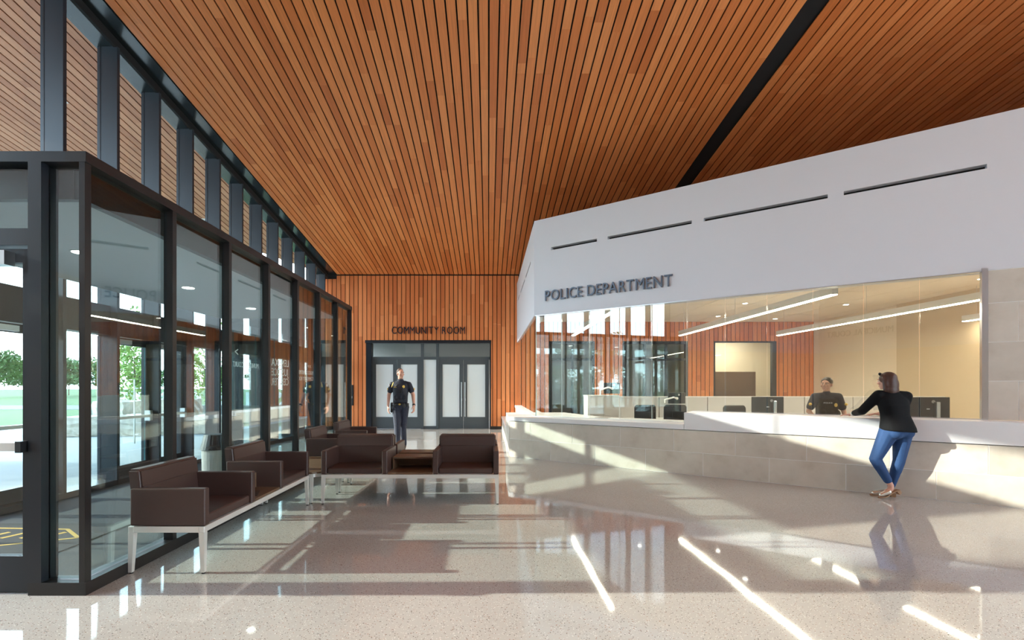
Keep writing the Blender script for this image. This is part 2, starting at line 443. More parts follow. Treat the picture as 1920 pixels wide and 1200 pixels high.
def exit_door(n, a, b):
    """glazed leaf in the outside wall, frame and hardware"""
    d = box('door_%d' % n, -5.83, -5.78, a, b, .01, .26, 'charcoal'); tag(d, kind='structure')
    def bx(nm, *c, mat='charcoal'):
        o = box(nm, *c, mat); o.parent = d; o.location = o.location - d.location; return o
    bx('stile', -5.83, -5.78, a, a + .075, .26, 2.27); bx('stile', -5.83, -5.78, b - .075, b, .26, 2.27)
    bx('top_rail', -5.83, -5.78, a + .075, b - .075, 2.16, 2.27)
    p = pane('pane', -5.812, -5.8, a + .075, b - .075, .26, 2.16, 'glass_exterior', d); p.location = p.location - d.location
    bx('panic_bar', -5.74, -5.69, a + .04, b - .1, .99, 1.035, mat='steel')
    bx('panic_housing', -5.78, -5.69, b - .11, b - .04, .93, 1.10, mat='steel')
    m = MB().cyl((-5.9, b - .18, .55), (-5.9, b - .18, 1.62), .014)
    m.cyl((-5.9, b - .18, .7), (-5.83, b - .18, .7), .009).cyl((-5.9, b - .18, 1.47), (-5.83, b - .18, 1.47), .009)
    o = m.build('pull_handle', 'steel', d); o.location = -d.location
    bx('closer', -5.78, -5.71, a + .08, a + .36, 2.17, 2.24, mat='steel')
for k, n in DOOR_BAYS.items(): exit_door(10 + n, fins[k] + .04, fins[k + 1] - .04)

# far wall with timber boards and the community room doors
wf = box('wall_far', -6.2, XR, 17.02, 17.2, 3.09, 5.6, 'backing'); tag(wf, kind='structure')
def child_box(parent, nm, *c, bev=0):
    o = box(nm, *c, bev=bev); o.parent = parent; o.location = o.location - parent.location; return o
child_box(wf, 'backing', -6.2, -4.31, 17.02, 17.2, 0, 3.09, 'backing')
child_box(wf, 'backing', .075, 2.14, 17.02, 17.2, 0, 3.09, 'backing')
child_box(wf, 'backing', 3.73, 4.76, 17.02, 17.2, 0, 3.09, 'backing')
child_box(wf, 'backing', 7.0, 7.95, 17.02, 17.2, 0, 3.09, 'backing')
child_box(wf, 'backing', 10.12, XR, 17.02, 17.2, 0, 3.09, 'backing')
rb = random.Random(11)
OPEN = [(-4.31, .075), (2.14, 3.73), (4.76, 7.0), (7.95, 10.12)]
i = 0
while True:
    xa = XE - 5 * PITCH + PITCH * i; xb = xa + PITCH - .024; i += 1
    if xb > 11.5: break
    zt = 5.40 if xa < 1.05 else 3.78
    if xa < XE - .01: zt = 5.28
    z0 = .11
    cut = None
    for oa, ob in OPEN:
        if xb > oa and xa < ob:
            if xa < oa - .03: xb2 = min(xb, oa)
            z0 = 3.10; cut = (oa, ob)
    xa2, xb2 = xa, xb
    if cut:
        # a board that only grazes an opening is ripped to its edge
        if xa < cut[0] and cut[0] - xa > .05:
            child_box(wf, 'board', xa, cut[0], 16.995, 17.02, .11, 3.10, 'wood_wall')
        if xb > cut[1] and xb - cut[1] > .05:
            child_box(wf, 'board', cut[1], xb, 16.995, 17.02, .11, 3.10, 'wood_wall')
    c1 = rb.choice([3.6, 4.0, 4.4]) if cut else rb.choice([1.3, 1.9, 2.5, 3.1, 3.7, 4.3])
    if zt - c1 > .4 and rb.random() < .75:
        child_box(wf, 'board', xa, xb, 16.995, 17.02, z0, c1 - .0015, 'wood_wall')
        child_box(wf, 'board', xa, xb, 16.995, 17.02, c1, zt, 'wood_wall')
    else:
        child_box(wf, 'board', xa, xb, 16.995, 17.02, z0, zt, 'wood_wall')
bbase = box('baseboard_far', -6.2, -4.31, 16.99, 17.02, 0, .105, 'bronze'); tag(bbase, kind='structure')
bbase = box('baseboard_far', .075, .5, 16.99, 17.02, 0, .105, 'bronze'); tag(bbase, kind='structure')

# community room entrance: frame, transoms, sidelight, two pairs of doors
S17 = 17.22 / F_PX
def px17(x): return (x - CX) * S17
def pz17(y): return CAMH - (y - CY) * S17
fr = box('trim_2', -4.31, -4.12, 17.0, 17.3, 0, 3.09, 'charcoal'); tag(fr, kind='structure')
child_box(fr, 'jamb', .045, .09, 16.98, 17.3, 0, 3.09, 'charcoal')
child_box(fr, 'head', -4.33, .095, 16.97, 17.3, 3.03, 3.13, 'charcoal')
child_box(fr, 'transom_bar', -4.12, .05, 17.18, 17.28, 2.46, 2.56, 'door_slate')
for x in (792, 820.5): child_box(fr, 'post', px17(x) - .045, px17(x) + .045, 17.172, 17.285, 0, 3.03, 'door_slate')
for xa, xb in ((697, 790), (794, 818.5), (823, 917)):
    p = pane('transom_pane', px17(xa), px17(xb), 17.22, 17.232, 2.56, 3.03, 'glass_clear', fr); p.location = p.location - fr.location
child_box(fr, 'sidelight', px17(794.5), px17(818), 17.22, 17.235, .10, 2.46, 'glass_frosted')
child_box(fr, 'sidelight_rail', px17(794), px17(818.5), 17.19, 17.27, 0, .10, 'door_slate')
def room_door(n, xa, xb, pull):
    a, b = px17(xa), px17(xb); w = .13
    d = box('door_%d' % n, a, b, 17.19, 17.25, .01, .42, 'door_slate'); tag(d, kind='structure')
    child_box(d, 'stile', a, a + w, 17.19, 17.25, .42, 2.46, 'door_slate')
    child_box(d, 'stile', b - w, b, 17.19, 17.25, .42, 2.46, 'door_slate')
    child_box(d, 'top_rail', a + w, b - w, 17.19, 17.25, 2.29, 2.46, 'door_slate')
    child_box(d, 'glazing', a + w, b - w, 17.215, 17.23, .42, 2.29, 'glass_frosted')
    xp = (b - .055) if pull > 0 else (a + .055)
    m = MB().cyl((xp, 17.10, .44), (xp, 17.10, 1.66), .018)
    for z in (.62, 1.46): m.cyl((xp, 17.10, z), (xp, 17.19, z), .011)
    o = m.build('pull_handle', 'steel', d); o.location = -d.location
    child_box(d, 'lock', xp - .02, xp + .02, 17.17, 17.19, 1.0, 1.08, 'steel')
room_door(1, 698.5, 744.2, 1); room_door(2, 745.0, 789.5, -1); room_door(3, 823, 868.4, 1); room_door(4, 869.2, 916.5, -1)
# the room behind the transoms
wb = box('wall_community_room', -6, 1.0, 21.0, 21.1, 0, 3.6, 'grey_laminate'); tag(wb, kind='structure')
wb2 = box('ceiling_community_room', -6, 1.0, 17.3, 21.0, 3.4, 3.5, 'door_slate'); tag(wb2, kind='structure')
wb3 = box('floor', -6, XR, 17.4, 21.0, -.2, -.001, 'asphalt'); tag(wb3, kind='structure')
def area(name, loc, sx, sy, power, col=(1, .88, .72), rot=(0, 0, 0), parent=None, spread=PI):
    l = bpy.data.lights.new(name, 'AREA'); l.shape = 'RECTANGLE'; l.size = sx; l.size_y = sy; l.energy = power; l.color = col; l.spread = spread
    o = bpy.data.objects.new(name, l); o.location = loc; o.rotation_euler = rot
    return link(o, parent)
def downlight(x, y, z, label, group, power=12, r=.075, name='downlight'):
    d = empty(name, (x, y, z))
    MB().cyl((0, 0, -.006), (0, 0, 0), r + .018, seg=20).build('trim_ring', 'white_paint', d)
    MB().cyl((0, 0, -.009), (0, 0, -.006), r, seg=20).build('lens', 'downlight', d)
    tag(d, label, 'light', group); return d
for j, x in enumerate((-3.4, -1.9, -.4)):
    downlight(x, 18.6, 3.4, ['leftmost', 'middle', 'rightmost'][j] + ' recessed downlight in the community room behind the door transoms', 'community room downlights', 30)

# side and back walls of the lobby
child_box(wls, 'upper_wall', -5.95, -5.65, Y0, YS, 3.0, 8.8, 'white_paint')
wr = box('wall_right', XR, XR + .2, 2.6, 17.2, 0, 8.8, 'white_paint'); tag(wr, kind='structure')
wrg = MB().box(XR, XR + .2, Y0, 2.6, 0, .1).build('window_9', 'charcoal'); tag(wrg, kind='structure')  # unseen glazed wall, added to bring fill light into the lobby
for k in range(8):
    ya = Y0 + .05 + 1.13 * k
    box('mullion', XR, XR + .2, ya - .03, ya + .03, .1, cz(ya), 'navy_fin', wrg)
    if k < 7: pane('pane', XR + .09, XR + .102, ya + .03, ya + 1.1, .1, cz(ya + 1.1), 'glass_exterior', wrg)
wbk = box('wall_back', -5.9, XR, Y0 - .2, Y0, 0, 3.0, 'beige_paint'); tag(wbk, kind='structure')
child_box(wbk, 'fascia', -5.9, XR, Y0 - .2, Y0 + .06, 3.0, 5.2, 'white_paint')
child_box(wbk, 'upper_wall', -5.9, XR, Y0 - .2, Y0, 5.2, 8.8, 'white_paint')
sign('wall_sign', 'MUNICIPAL COURT', 2.7, .24, .03, 'letter_slate', (-3.9, Y0 + .06, 3.7), (R(90), 0, R(180)),
     'slate metal MUNICIPAL COURT letters on the white band behind the viewer')

# ------------------------------------------------------------------ reception: slanted frame of reference
RA = R(-36)
RC = Vector((.457, 10.40, 0))
UX, NX = Vector((math.cos(RA), math.sin(RA), 0)), Vector((-math.sin(RA), math.cos(RA), 0))
def rw(x, y, z=0): v = RC + UX * x + NX * y; return (v.x, v.y, z)
GX0, GX1, GY = .369, 7.285, .479
# low stone wall: two courses
base = box('wall_reception', 0, 9.6, .004, .30, 0, .757, 'grout'); base.location = (0, 0, 0); base.rotation_euler = (0, 0, 0)
me = base.data
base_o = base; base_o.location = rw(4.8, .152, .3785); base_o.rotation_euler = (0, 0, RA); tag(base_o, kind='structure')
def rchild(parent, nm, x0, x1, y0, y1, z0, z1, mat, bev=0, cx=4.8, cy=.152, czz=.3785):
    o = box(nm, x0 - cx, x1 - cx, y0 - cy, y1 - cy, z0 - czz, z1 - czz, mat, parent, bev=bev); return o
for z0, z1, j0 in ((0.004, .379, .987), (.386, .756, .512)):
    xs = [0.0]; x = j0
    while x < 9.5: xs.append(x); x += .965
    for a, b in zip(xs[:-1], xs[1:]):
        rchild(base_o, 'stone', a + .004, b - .004, 0, .02, z0, z1, 'limestone', bev=.0015)
# the left return of the stone wall and the lower ledges behind it
ret = box('wall_reception_return', .465, .60, 10.44, 12.5, 0, .757, 'grout'); tag(ret, kind='structure')
for z0, z1, jj in ((0.004, .379, (10.43, 11.3, 12.5)), (.386, .756, (10.43, 11.0, 11.9, 12.5))):
    for a, b in zip(jj[:-1], jj[1:]): child_box(ret, 'stone', .448, .466, a + .004, b - .004, z0, z1, 'limestone')
led = box('ledge', .47, .95, 12.5, 16.98, 0, .40, 'limestone'); tag(led, kind='structure')
child_box(led, 'ledge_top', .45, .95, 12.5, 16.98, .40, .46, 'solid_surface')
sw = box('wall_reception_side', .95, 1.08, 12.2, 17.0, .0, .78, 'limestone'); tag(sw, kind='structure')
child_box(sw, 'sill', .92, 1.35, 12.2, 16.99, .78, .85, 'solid_surface')
# lower worktop (continuous white slab) and raised transaction counter
pts = [rw(-.02, -.025), rw(3.58, -.025), rw(3.58, 1.15), rw(1.6, 1.15), (1.9, 12.18), (.44, 12.18)]
slab = MB().prism([(p[0], p[1]) for p in pts], .768, .852).build('low_counter', 'solid_surface')
tag(slab, 'white solid-surface low counter slab at the left end of the reception desk', 'counter')
rcn = MB().box(3.585, 9.6, -.025, .43, .768, 1.057, bev=.004, seg=1).box(3.585, GX1 + .03, .43, .62, .768, 1.057).build('raised_counter', 'solid_surface', None, (RC.x, RC.y, 0), (0, 0, RA))
tag(rcn, 'white raised transaction counter the woman in black leans on', 'counter')
# glass screen above the counters
screen = MB().box(GX0, GX1 + .02, GY - .03, GY + .03, 3.04, 3.07).build('window_1', 'steel', None, (RC.x, RC.y, 0), (0, 0, RA)); tag(screen, kind='structure')
npn = 11; pw = (GX1 - GX0) / npn
for i in range(npn):
    a = GX0 + pw * i; mid = a + pw / 2
    z0 = 1.058 if a > 3.3 else .853
    pane('pane', a + .007, a + pw - .007, GY - .006, GY + .006, z0, 3.045, 'glass_reception', screen, 'glass_edge_pale')
MB().box(GX1 - .01, GX1 + .05, GY - .07, GY + .06, .85, 3.08).build('jamb', 'steel', screen)
MB().box(GX0, 3.58, GY - .012, GY + .012, .852, .862).build('glazing_channel', 'steel', screen)
MB().box(3.6, GX1, GY - .012, GY + .012, 1.057, 1.067).build('glazing_channel', 'steel', screen)
CXW, CYW, _ = rw(GX0, GY)
side_screen = box('window_2', CXW - .02, CXW + .02, CYW, 16.98, 3.04, 3.07, 'steel'); tag(side_screen, kind='structure')
ys = [CYW + .02 + (16.96 - CYW) / 5 * k for k in range(6)]
for a, b in zip(ys[:-1], ys[1:]):
    p = pane('pane', CXW - .006, CXW + .006, a + .012, b - .012, .853, 3.045, 'glass_reception', side_screen); p.location = p.location - side_screen.location
# stone pier right of the glass
pier = MB().box(GX1 + .05, 11.5, GY - .0315, GY + .25, 1.06, 3.05).build('wall_pier', 'grout', None, (RC.x, RC.y, 0), (0, 0, RA)); tag(pier, kind='structure')
zz = [1.06, 1.575, 2.09, 2.61, 3.045]
for r_ in range(4):
    off = .28 if r_ % 2 == 0 else 1.2
    xs = [GX1 + .055, GX1 + .055 + off]
    while xs[-1] < 11: xs.append(xs[-1] + 1.2)
    for a, b in zip(xs[:-1], xs[1:]):
        box('stone', a + .003, b - .003, GY - .035, GY - .012, zz[r_] + .003, zz[r_ + 1] - .003, 'limestone', pier, bev=.0015)
# white fascia band with dark slots
ZF0, ZF1, ZS0, ZS1 = 3.05, 5.11, 4.41, 4.47
fas = MB()
slots = [(.76, 1.80), (2.02, 3.60), (3.80, 5.59), (5.79, 7.33)]
FX0, FX1 = GX0 - .02, 11.6
fy0, fy1 = GY - .04, GY + .22
fas.box(FX0, FX1, fy0, fy1, ZF0, ZS0); fas.box(FX0, FX1, fy0, fy1, ZS1, ZF1)
xs = [FX0] + [v for s_ in slots for v in s_] + [FX1]
for a, b in zip(xs[0::2], xs[1::2]): fas.box(a, b, fy0, fy1, ZS0, ZS1)
for a, b in slots: fas.box(a, b, fy0 + .12, fy1, ZS0, ZS1, 1)
fascia = fas.build('wall_fascia', ['white_paint', 'backing'], None, (RC.x, RC.y, 0), (0, 0, RA)); tag(fascia, kind='structure')
sx0 = CXW - .04; p0 = rw(FX0, fy0)
fs2 = MB(); sl2 = [(11.45, 13.0), (13.35, 15.1), (15.5, 16.5)]
fs2.box(sx0, sx0 + .26, p0[1] + .02, 17.0, ZF0, ZS0); fs2.box(sx0, sx0 + .26, p0[1] + .02, 17.0, ZS1, ZF1)
ysl = [p0[1] + .02] + [v for s_ in sl2 for v in s_] + [17.0]
for a, b in zip(ysl[0::2], ysl[1::2]): fs2.box(sx0, sx0 + .26, a, b, ZS0, ZS1)
for a, b in sl2: fs2.box(sx0 + .1, sx0 + .26, a, b, ZS0, ZS1, 1)
f2 = fs2.build('wall_fascia_side', ['white_paint', 'backing']); tag(f2, kind='structure')
lid_pts = [(CXW + .1, CYW + .1), (CXW + .1, 16.99), (XR, 16.99), (XR, CYW + .1 - (XR - CXW) * math.tan(R(36)))]
lid = MB().prism(lid_pts, 4.95, 5.05).build('ceiling_box_lid', 'white_paint'); tag(lid, kind='structure')
# reception ceiling: acoustic panels on a backing
rceil = MB().prism(lid_pts, 3.80, 3.86).build('ceiling_reception', 'backing'); tag(rceil, kind='structure')
def p2_y(x): return CYW - (x - CXW) * math.tan(R(36))
PX_, PY_ = 1.2, 1.8
x = CXW + .2
while x < XR - .05:
    xb = min(x + PX_, XR)
    y = 16.99
    while y > p2_y(x) + .2:
        ya = y - PY_
        lim0, lim1 = p2_y(x) + .35, p2_y(xb) + .35
        if ya < lim0:
            b = [(x, max(ya, lim0)), (xb, max(ya, lim1)), (xb, y), (x, y)]
            if y - max(ya, lim0) > .05:
                MB().prism([(b[0][0] + .006, b[0][1] + .006), (b[1][0] - .006, b[1][1] + .006), (b[2][0] - .006, b[2][1] - .006), (b[3][0] + .006, b[3][1] - .006)], 3.775, 3.80).build('panel', 'acoustic', rceil)
        else:
            box('panel', x + .006, xb - .006, ya + .006, y - .006, 3.775, 3.80, 'acoustic', rceil)
        y = ya
    x = xb
# reception side wall
rwall = box('wall_reception_right', 11.42, XR, 13.4, 16.99, 0, 3.8, 'beige_paint'); tag(rwall, kind='structure')
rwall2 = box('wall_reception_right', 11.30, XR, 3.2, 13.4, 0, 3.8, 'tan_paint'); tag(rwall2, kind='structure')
# openings in the timber back wall of the reception
def storefront(n, xa, xb, splits, dark=True):
    o = box('window_%d' % n, xa, xb, 17.0, 17.12, 3.0, 3.11, 'charcoal'); tag(o, kind='structure')
    for x in [xa + .04] + splits + [xb - .04]: child_box(o, 'post', x - .04, x + .04, 17.0, 17.12, 0, 3.0, 'charcoal')
    child_box(o, 'rail', xa, xb, 17.01, 17.11, 2.42, 2.50, 'charcoal')
    child_box(o, 'bottom_rail', xa, xb, 17.01, 17.11, 0, .2, 'charcoal')
    e = [xa + .08] + splits + [xb - .08]
    for a, b in zip(e[:-1], e[1:]):
        for z0, z1 in ((.2, 2.42), (2.5, 3.0)):
            p = pane('pane', a + .04, b - .04, 17.05, 17.06, z0, z1, 'glass_clear', o); p.location = p.location - o.location
storefront(3, 2.14, 3.73, [2.95]); storefront(4, 4.76, 7.0, [5.5, 6.25])
wn = box('window_5', 7.95, 10.12, 17.0, 17.14, 3.05, 3.12, 'charcoal'); tag(wn, kind='structure')
child_box(wn, 'post', 7.9, 7.97, 17.0, 17.14, 0, 3.05, 'charcoal'); child_box(wn, 'post', 9.98, 10.38, 17.0, 17.14, 0, 3.05, 'charcoal')
p = pane('pane', 7.97, 9.98, 17.06, 17.07, 0, 3.05, 'glass_clear', wn); p.location = p.location - wn.location
cw = box('wall_corridor', 1.0, 7.4, 20.0, 20.1, 0, 3.6, 'grey_laminate'); tag(cw, kind='structure')
cw2 = box('wall_interview_room', 7.4, XR, 19.2, 19.3, 0, 3.6, 'beige_paint'); tag(cw2, kind='structure')
cw3 = box('wall_room_divider', 7.3, 7.4, 17.2, 20.0, 0, 3.6, 'beige_paint'); tag(cw3, kind='structure')
cw4 = box('ceiling_corridor', 1.0, XR, 17.2, 20.0, 3.6, 3.7, 'acoustic'); tag(cw4, kind='structure')
cw5 = box('wall_room_end', XR - .1, XR, 17.2, 19.3, 0, 3.6, 'beige_paint'); tag(cw5, kind='structure')
cw6 = box('wall_room_divider', 1.0, 1.1, 17.2, 21.1, 0, 3.6, 'warm_white'); tag(cw6, kind='structure')
plain('brown_panel', (.13, .055, .03), .5)
cb = box('brown_partition', 8.3, 10.05, 18.2, 18.28, 0, 2.06, 'brown_panel'); tag(cb, 'dark brown partition seen through the reception back window', 'partition')
area('interview_lamp', (9.2, 18.0, 3.5), 1.2, .6, 60)

# ------------------------------------------------------------------ vestibule of glass and dark bronze metal
VX, VY0, VY1, VH = -2.89, 3.47, 10.25, 3.19
vest = MB()
vest.box(VX - .15, VX, VY0, VY1, 0, .093); vest.box(-3.305, VX - .15, VY0, VY0 + .14, 0, .093)
vest = vest.build('wall_vestibule', 'bronze'); tag(vest, kind='structure')
box('top_beam', VX - .15, VX, VY0, VY1, 3.115, VH, 'bronze', vest)
box('top_beam', -5.62, VX - .15, VY0, VY0 + .14, 3.115, VH, 'charcoal', vest)
box('top_beam', -5.62, VX - .15, VY1 - .14, VY1, 3.115, VH, 'bronze', vest)
vms = [VY0 + .03 + .966 * k for k in range(8)]
for k, y in enumerate(vms):
    y = min(y, VY1 - .03)
    box('mullion', VX - (.05 if k == 0 else .09), VX - .008, y - .028, y + .028, .093, 3.115, 'bronze', vest)
    if k < 7:
        pane('pane', VX - .075, VX - .063, y + .03, min(vms[k + 1], VY1 - .03) - .03, .1, 3.11, 'glass_vestibule', vest, 'charcoal')
box('post', -3.305, -3.21, VY0, VY0 + .14, .093, 3.115, 'charcoal', vest)
box('post', -5.62, -5.55, VY0, VY0 + .14, .0, 3.09, 'charcoal', vest)
pane('pane', -3.21, VX - .06, VY0 + .06, VY0 + .072, .1, 3.11, 'glass_vestibule', vest, 'charcoal')
box('transom_bar', -5.55, -3.305, VY0 + .01, VY0 + .13, 2.52, 2.64, 'charcoal', vest)
pane('pane', -5.55, -3.345, VY0 + .06, VY0 + .072, 2.64, 3.085, 'glass_vestibule', vest, 'charcoal')
for k, x in enumerate((-5.55, -4.65, -3.75, -3.05)):
    box('mullion', x - .03, x + .03, VY1 - .12, VY1 - .01, 0, 3.09, 'bronze', vest)
    if k < 3: pane('pane', x + .03, (-4.65, -3.75, -3.05)[k] - .03, VY1 - .07, VY1 - .058, .05, 3.085, 'glass_vestibule', vest, 'charcoal')
box('roof_deck', -5.6, VX - .15, VY0 + .14, VY1 - .14, 3.12, 3.17, 'bronze', vest)
for n, (xa, xb, hs) in enumerate(((-5.54, -4.45, 1), (-4.43, -3.315, 1))):
    d = box('door_%d' % (5 + n), xa, xb, VY0 + .04, VY0 + .09, .01, .27, 'charcoal'); tag(d, kind='structure')
    child_box(d, 'stile', xa, xa + .075, VY0 + .04, VY0 + .09, .27, 2.5, 'charcoal')
    child_box(d, 'stile', xb - .065, xb, VY0 + .04, VY0 + .09, .27, 2.5, 'charcoal')
    child_box(d, 'top_rail', xa + .075, xb - .065, VY0 + .04, VY0 + .09, 2.40, 2.5, 'charcoal')
    p = pane('pane', xa + .075, xb - .065, VY0 + .06, VY0 + .072, .27, 2.40, 'glass_clear', d); p.location = p.location - d.location
    child_box(d, 'panic_bar', xa + .1, xb - .05, VY0 - .03, VY0 + .02, 1.04, 1.10, 'silver')
    child_box(d, 'panic_housing', xb - .045, xb - .005, VY0 - .04, VY0 + .04, 1.03, 1.11, 'black_plastic')
    child_box(d, 'closer', xb - .55, xb - .12, VY0 - .04, VY0 + .04, 2.37, 2.47, 'steel')
vfl = box('floor', -5.62, VX - .15, VY0 + .14, VY1 - .14, 0, .012, 'carpet'); tag(vfl, kind='structure')
vce = box('ceiling_vestibule', -5.6, -3.10, VY0 + .2, VY1 - .15, 2.92, 2.97, 'white_paint'); tag(vce, kind='structure')
box('bulkhead', -3.10, -3.03, VY0 + .15, VY1 - .15, 2.90, 3.115, 'bronze', vest)
box('bulkhead', -5.55, -3.10, VY0 + .14, VY0 + .20, 2.90, 3.115, 'bronze', vest)
for j, y in enumerate((5.1, 6.93, 8.76)):
    downlight(-4.3, y, 2.92, ['nearest', 'middle', 'farthest'][j] + ' round downlight in the white vestibule ceiling', 'vestibule downlights', 8)
# lettering on the vestibule glass, reading from the vestibule side
xl = VX - .078
ROTV = (R(90), 0, R(-90))
def vin(text, yc, w, z, h):
    return sign('lettering', text, w, h, .002, 'vinyl_white', (xl, yc, z), ROTV, None)
def glass_sign(name, lines, label):
    root = empty(name, (xl, lines[0][1], lines[0][3])); 
    for t, yc, w, z, h in lines:
        r = vin(t, yc, w, z, h)
        for ch in list(r.children):
            mw = r.matrix_basis @ ch.matrix_basis
            ch.parent = root; ch.matrix_basis = root.matrix_basis.inverted() @ mw
        bpy.data.objects.remove(r)
    tag(root, label, 'sign')
glass_sign('glass_lettering', [('MUNICIPAL COURT', 5.93, .62, 1.735, .06), ('>', 5.70, .07, 1.86, .10)], 'white MUNICIPAL COURT lettering on the third vestibule pane, seen reversed')
glass_sign('glass_lettering', [('LENEXA', 6.90, .56, 1.79, .10), ('JUSTICE', 6.90, .56, 1.655, .10), ('CENTER', 6.90, .56, 1.52, .10)], 'large white LENEXA JUSTICE CENTER lettering on the vestibule glass, seen reversed')
glass_sign('glass_lettering', [('>>', 8.02, .14, 1.80, .07), ('POLICE DEPARTMENT', 7.84, .70, 1.70, .06), ('COMMUNITY ROOM', 7.84, .70, 1.60, .06)], 'small white POLICE DEPARTMENT COMMUNITY ROOM lettering on the vestibule glass')

# wall signs
sign('wall_sign', 'COMMUNITY ROOM', (872 - 735) * 17 / F_PX, .245, .035, 'letter_dark', ((803.5 - CX) * 17 / F_PX, 16.985, CAMH + (CY - 626) * 17 / F_PX), (R(90), 0, 0),
     'dark metal COMMUNITY ROOM letters on the timber wall above the doors')
pc = rw(1.956, fy0 - .012)
sign('wall_sign', 'POLICE DEPARTMENT', 2.64, .215, .03, 'letter_slate', (pc[0], pc[1], 3.335), (R(90), 0, RA),
     'slate metal POLICE DEPARTMENT letters on the white band above the reception glass')

# ================================================================== FURNITURE
def lounge_bench():
    r = empty('lounge_bench')
    LB, DP = 2.26, .63
    f = MB()
    f.box(0, LB, .005, .05, .332, .380, bev=.003, seg=1); f.box(0, LB, DP - .06, DP - .015, .332, .380, bev=.003, seg=1)
    f.box(0, .045, .05, DP - .06, .332, .380); f.box(LB - .045, LB, .05, DP - .06, .332, .380)
    f.box(1.10, 1.16, .05, DP - .06, .336, .376)
    f.build('frame', 'silver', r)
    for x, y in ((.0, .005), (LB - .045, .005), (.0, DP - .06), (LB - .045, DP - .06)):
        w = .045; t = .03; ox = 0 if x < .5 else w - t; oy = 0 if y < .2 else w - t
        lg = MB().hexa([(x + ox, y + oy, .012), (x + ox + t, y + oy, .012), (x + ox + t, y + oy + t, .012), (x + ox, y + oy + t, .012)],
                       [(x, y, .332), (x + w, y, .332), (x + w, y + w, .332), (x, y + w, .332)]).build('leg', 'silver', r)
        MB().cyl((x + ox + t / 2, y + oy + t / 2, 0), (x + ox + t / 2, y + oy + t / 2, .014), .014, seg=10).build('foot', 'rubber', lg)
    for x0, x1 in ((0.0, .84), (1.42, 2.26)):
        for xa in (x0, x1 - .068):
            MB().box(xa, xa + .068, .0, .60, .384, .683, bev=.014, seg=3).build('armrest', 'brown_vinyl', r, smooth=False)
        s_ = MB(); s_.box(x0 + .07, x1 - .07, .02, .535, .384, .462, bev=.024, seg=3)
        s_.build('seat', 'brown_vinyl', r)
        b = MB()
        n = 7; xa, xb = x0 + .03, x1 - .03
        b.hexa([(xa, .50, .40), (xb, .50, .40), (xb, .60, .40), (xa, .60, .40)], [(xa, .545, .832), (xb, .545, .832), (xb, .648, .832), (xa, .648, .832)])
        bmesh.ops.bevel(b.bm, geom=b.bm.edges[:], offset=.018, segments=3, affect='EDGES')
        bk = b.build('backrest', 'brown_vinyl', r)
        MB().cyl((xa + .02, .527, .69), (xb - .02, .527, .69), .0035, seg=6).build('seam', 'brown_vinyl', bk)
    MB().box(.845, 1.415, .01, .60, .383, .406, bev=.002, seg=1).build('tray', 'walnut', r)
    c = MB(); c.box(.86, 1.40, .26, .60, .545, .565); c.box(.86, .88, .26, .60, .406, .545); c.box(1.38, 1.40, .26, .60, .406, .545); c.box(.88, 1.38, .58, .60, .406, .545)
    c.build('cubby', 'walnut', r)
    return r
b0 = lounge_bench()
for i, (loc, rz, lb) in enumerate((((-2.27, 3.87, 0), 90, 'brown vinyl twin-seat bench on white legs nearest the vestibule corner'),
                                   ((-2.27, 7.60, 0), 90, 'farther brown twin-seat bench along the vestibule glass, beyond the corner table'),
                                   ((-2.13, 6.15, 0), 0, 'brown vinyl twin-seat bench facing the viewer with a walnut cubby between seats'),
                                   ((.13, 7.46, 0), 180, 'brown twin-seat bench turned to the far doors, back to back with another'))):
    o = b0 if i == 0 else copy_tree(b0)
    o.location = loc; o.rotation_euler = (0, 0, R(rz)); tag(o, lb, 'bench', 'lounge benches by the vestibule')
ct = empty('corner_table', (-2.5, 6.8, 0))
pts = [(-.38, -.63), (.25, -.63), (.35, -.55), (.35, .78), (-.38, .78)]
MB().prism(pts, .385, .406).build('table_top', 'walnut', ct)
ctf = MB(); ctf.box(-.37, .25, -.62, -.58, .335, .385); ctf.box(-.37, .33, .73, .77, .335, .385); ctf.box(-.37, -.33, -.58, .73, .335, .385); ctf.box(.29, .33, -.52, .73, .335, .385)
ctf.hexa([(.21, -.62, .335), (.33, -.52, .335), (.29, -.50, .335), (.21, -.58, .335)], [(.21, -.62, .385), (.33, -.52, .385), (.29, -.50, .385), (.21, -.58, .385)])
ctf.build('frame', 'silver', ct)
for x, y in ((.21, -.62), (-.37, -.62), (.29, .73), (-.37, .73)):
    lg = MB().hexa([(x + .007, y + .007, .012), (x + .035, y + .007, .012), (x + .035, y + .035, .012), (x + .007, y + .035, .012)],
                   [(x, y, .335), (x + .042, y, .335), (x + .042, y + .042, .335), (x, y + .042, .335)]).build('leg', 'silver', ct)
    MB().cyl((x + .021, y + .021, 0), (x + .021, y + .021, .014), .014, seg=10).build('foot', 'rubber', lg)
tag(ct, 'walnut-topped corner table on white legs joining the benches', 'table')
mg = empty('magazine', (-2.45, 4.93, .407), R(20))
MB().box(-.10, .10, -.13, .13, 0, .006).build('pages', 'magazine_print', mg)
MB().box(-.08, .0, -.11, -.02, .006, .0068).build('cover_picture', 'magazine_red', mg)
tag(mg, 'dark magazine lying on the tray of the nearest bench', 'magazine')

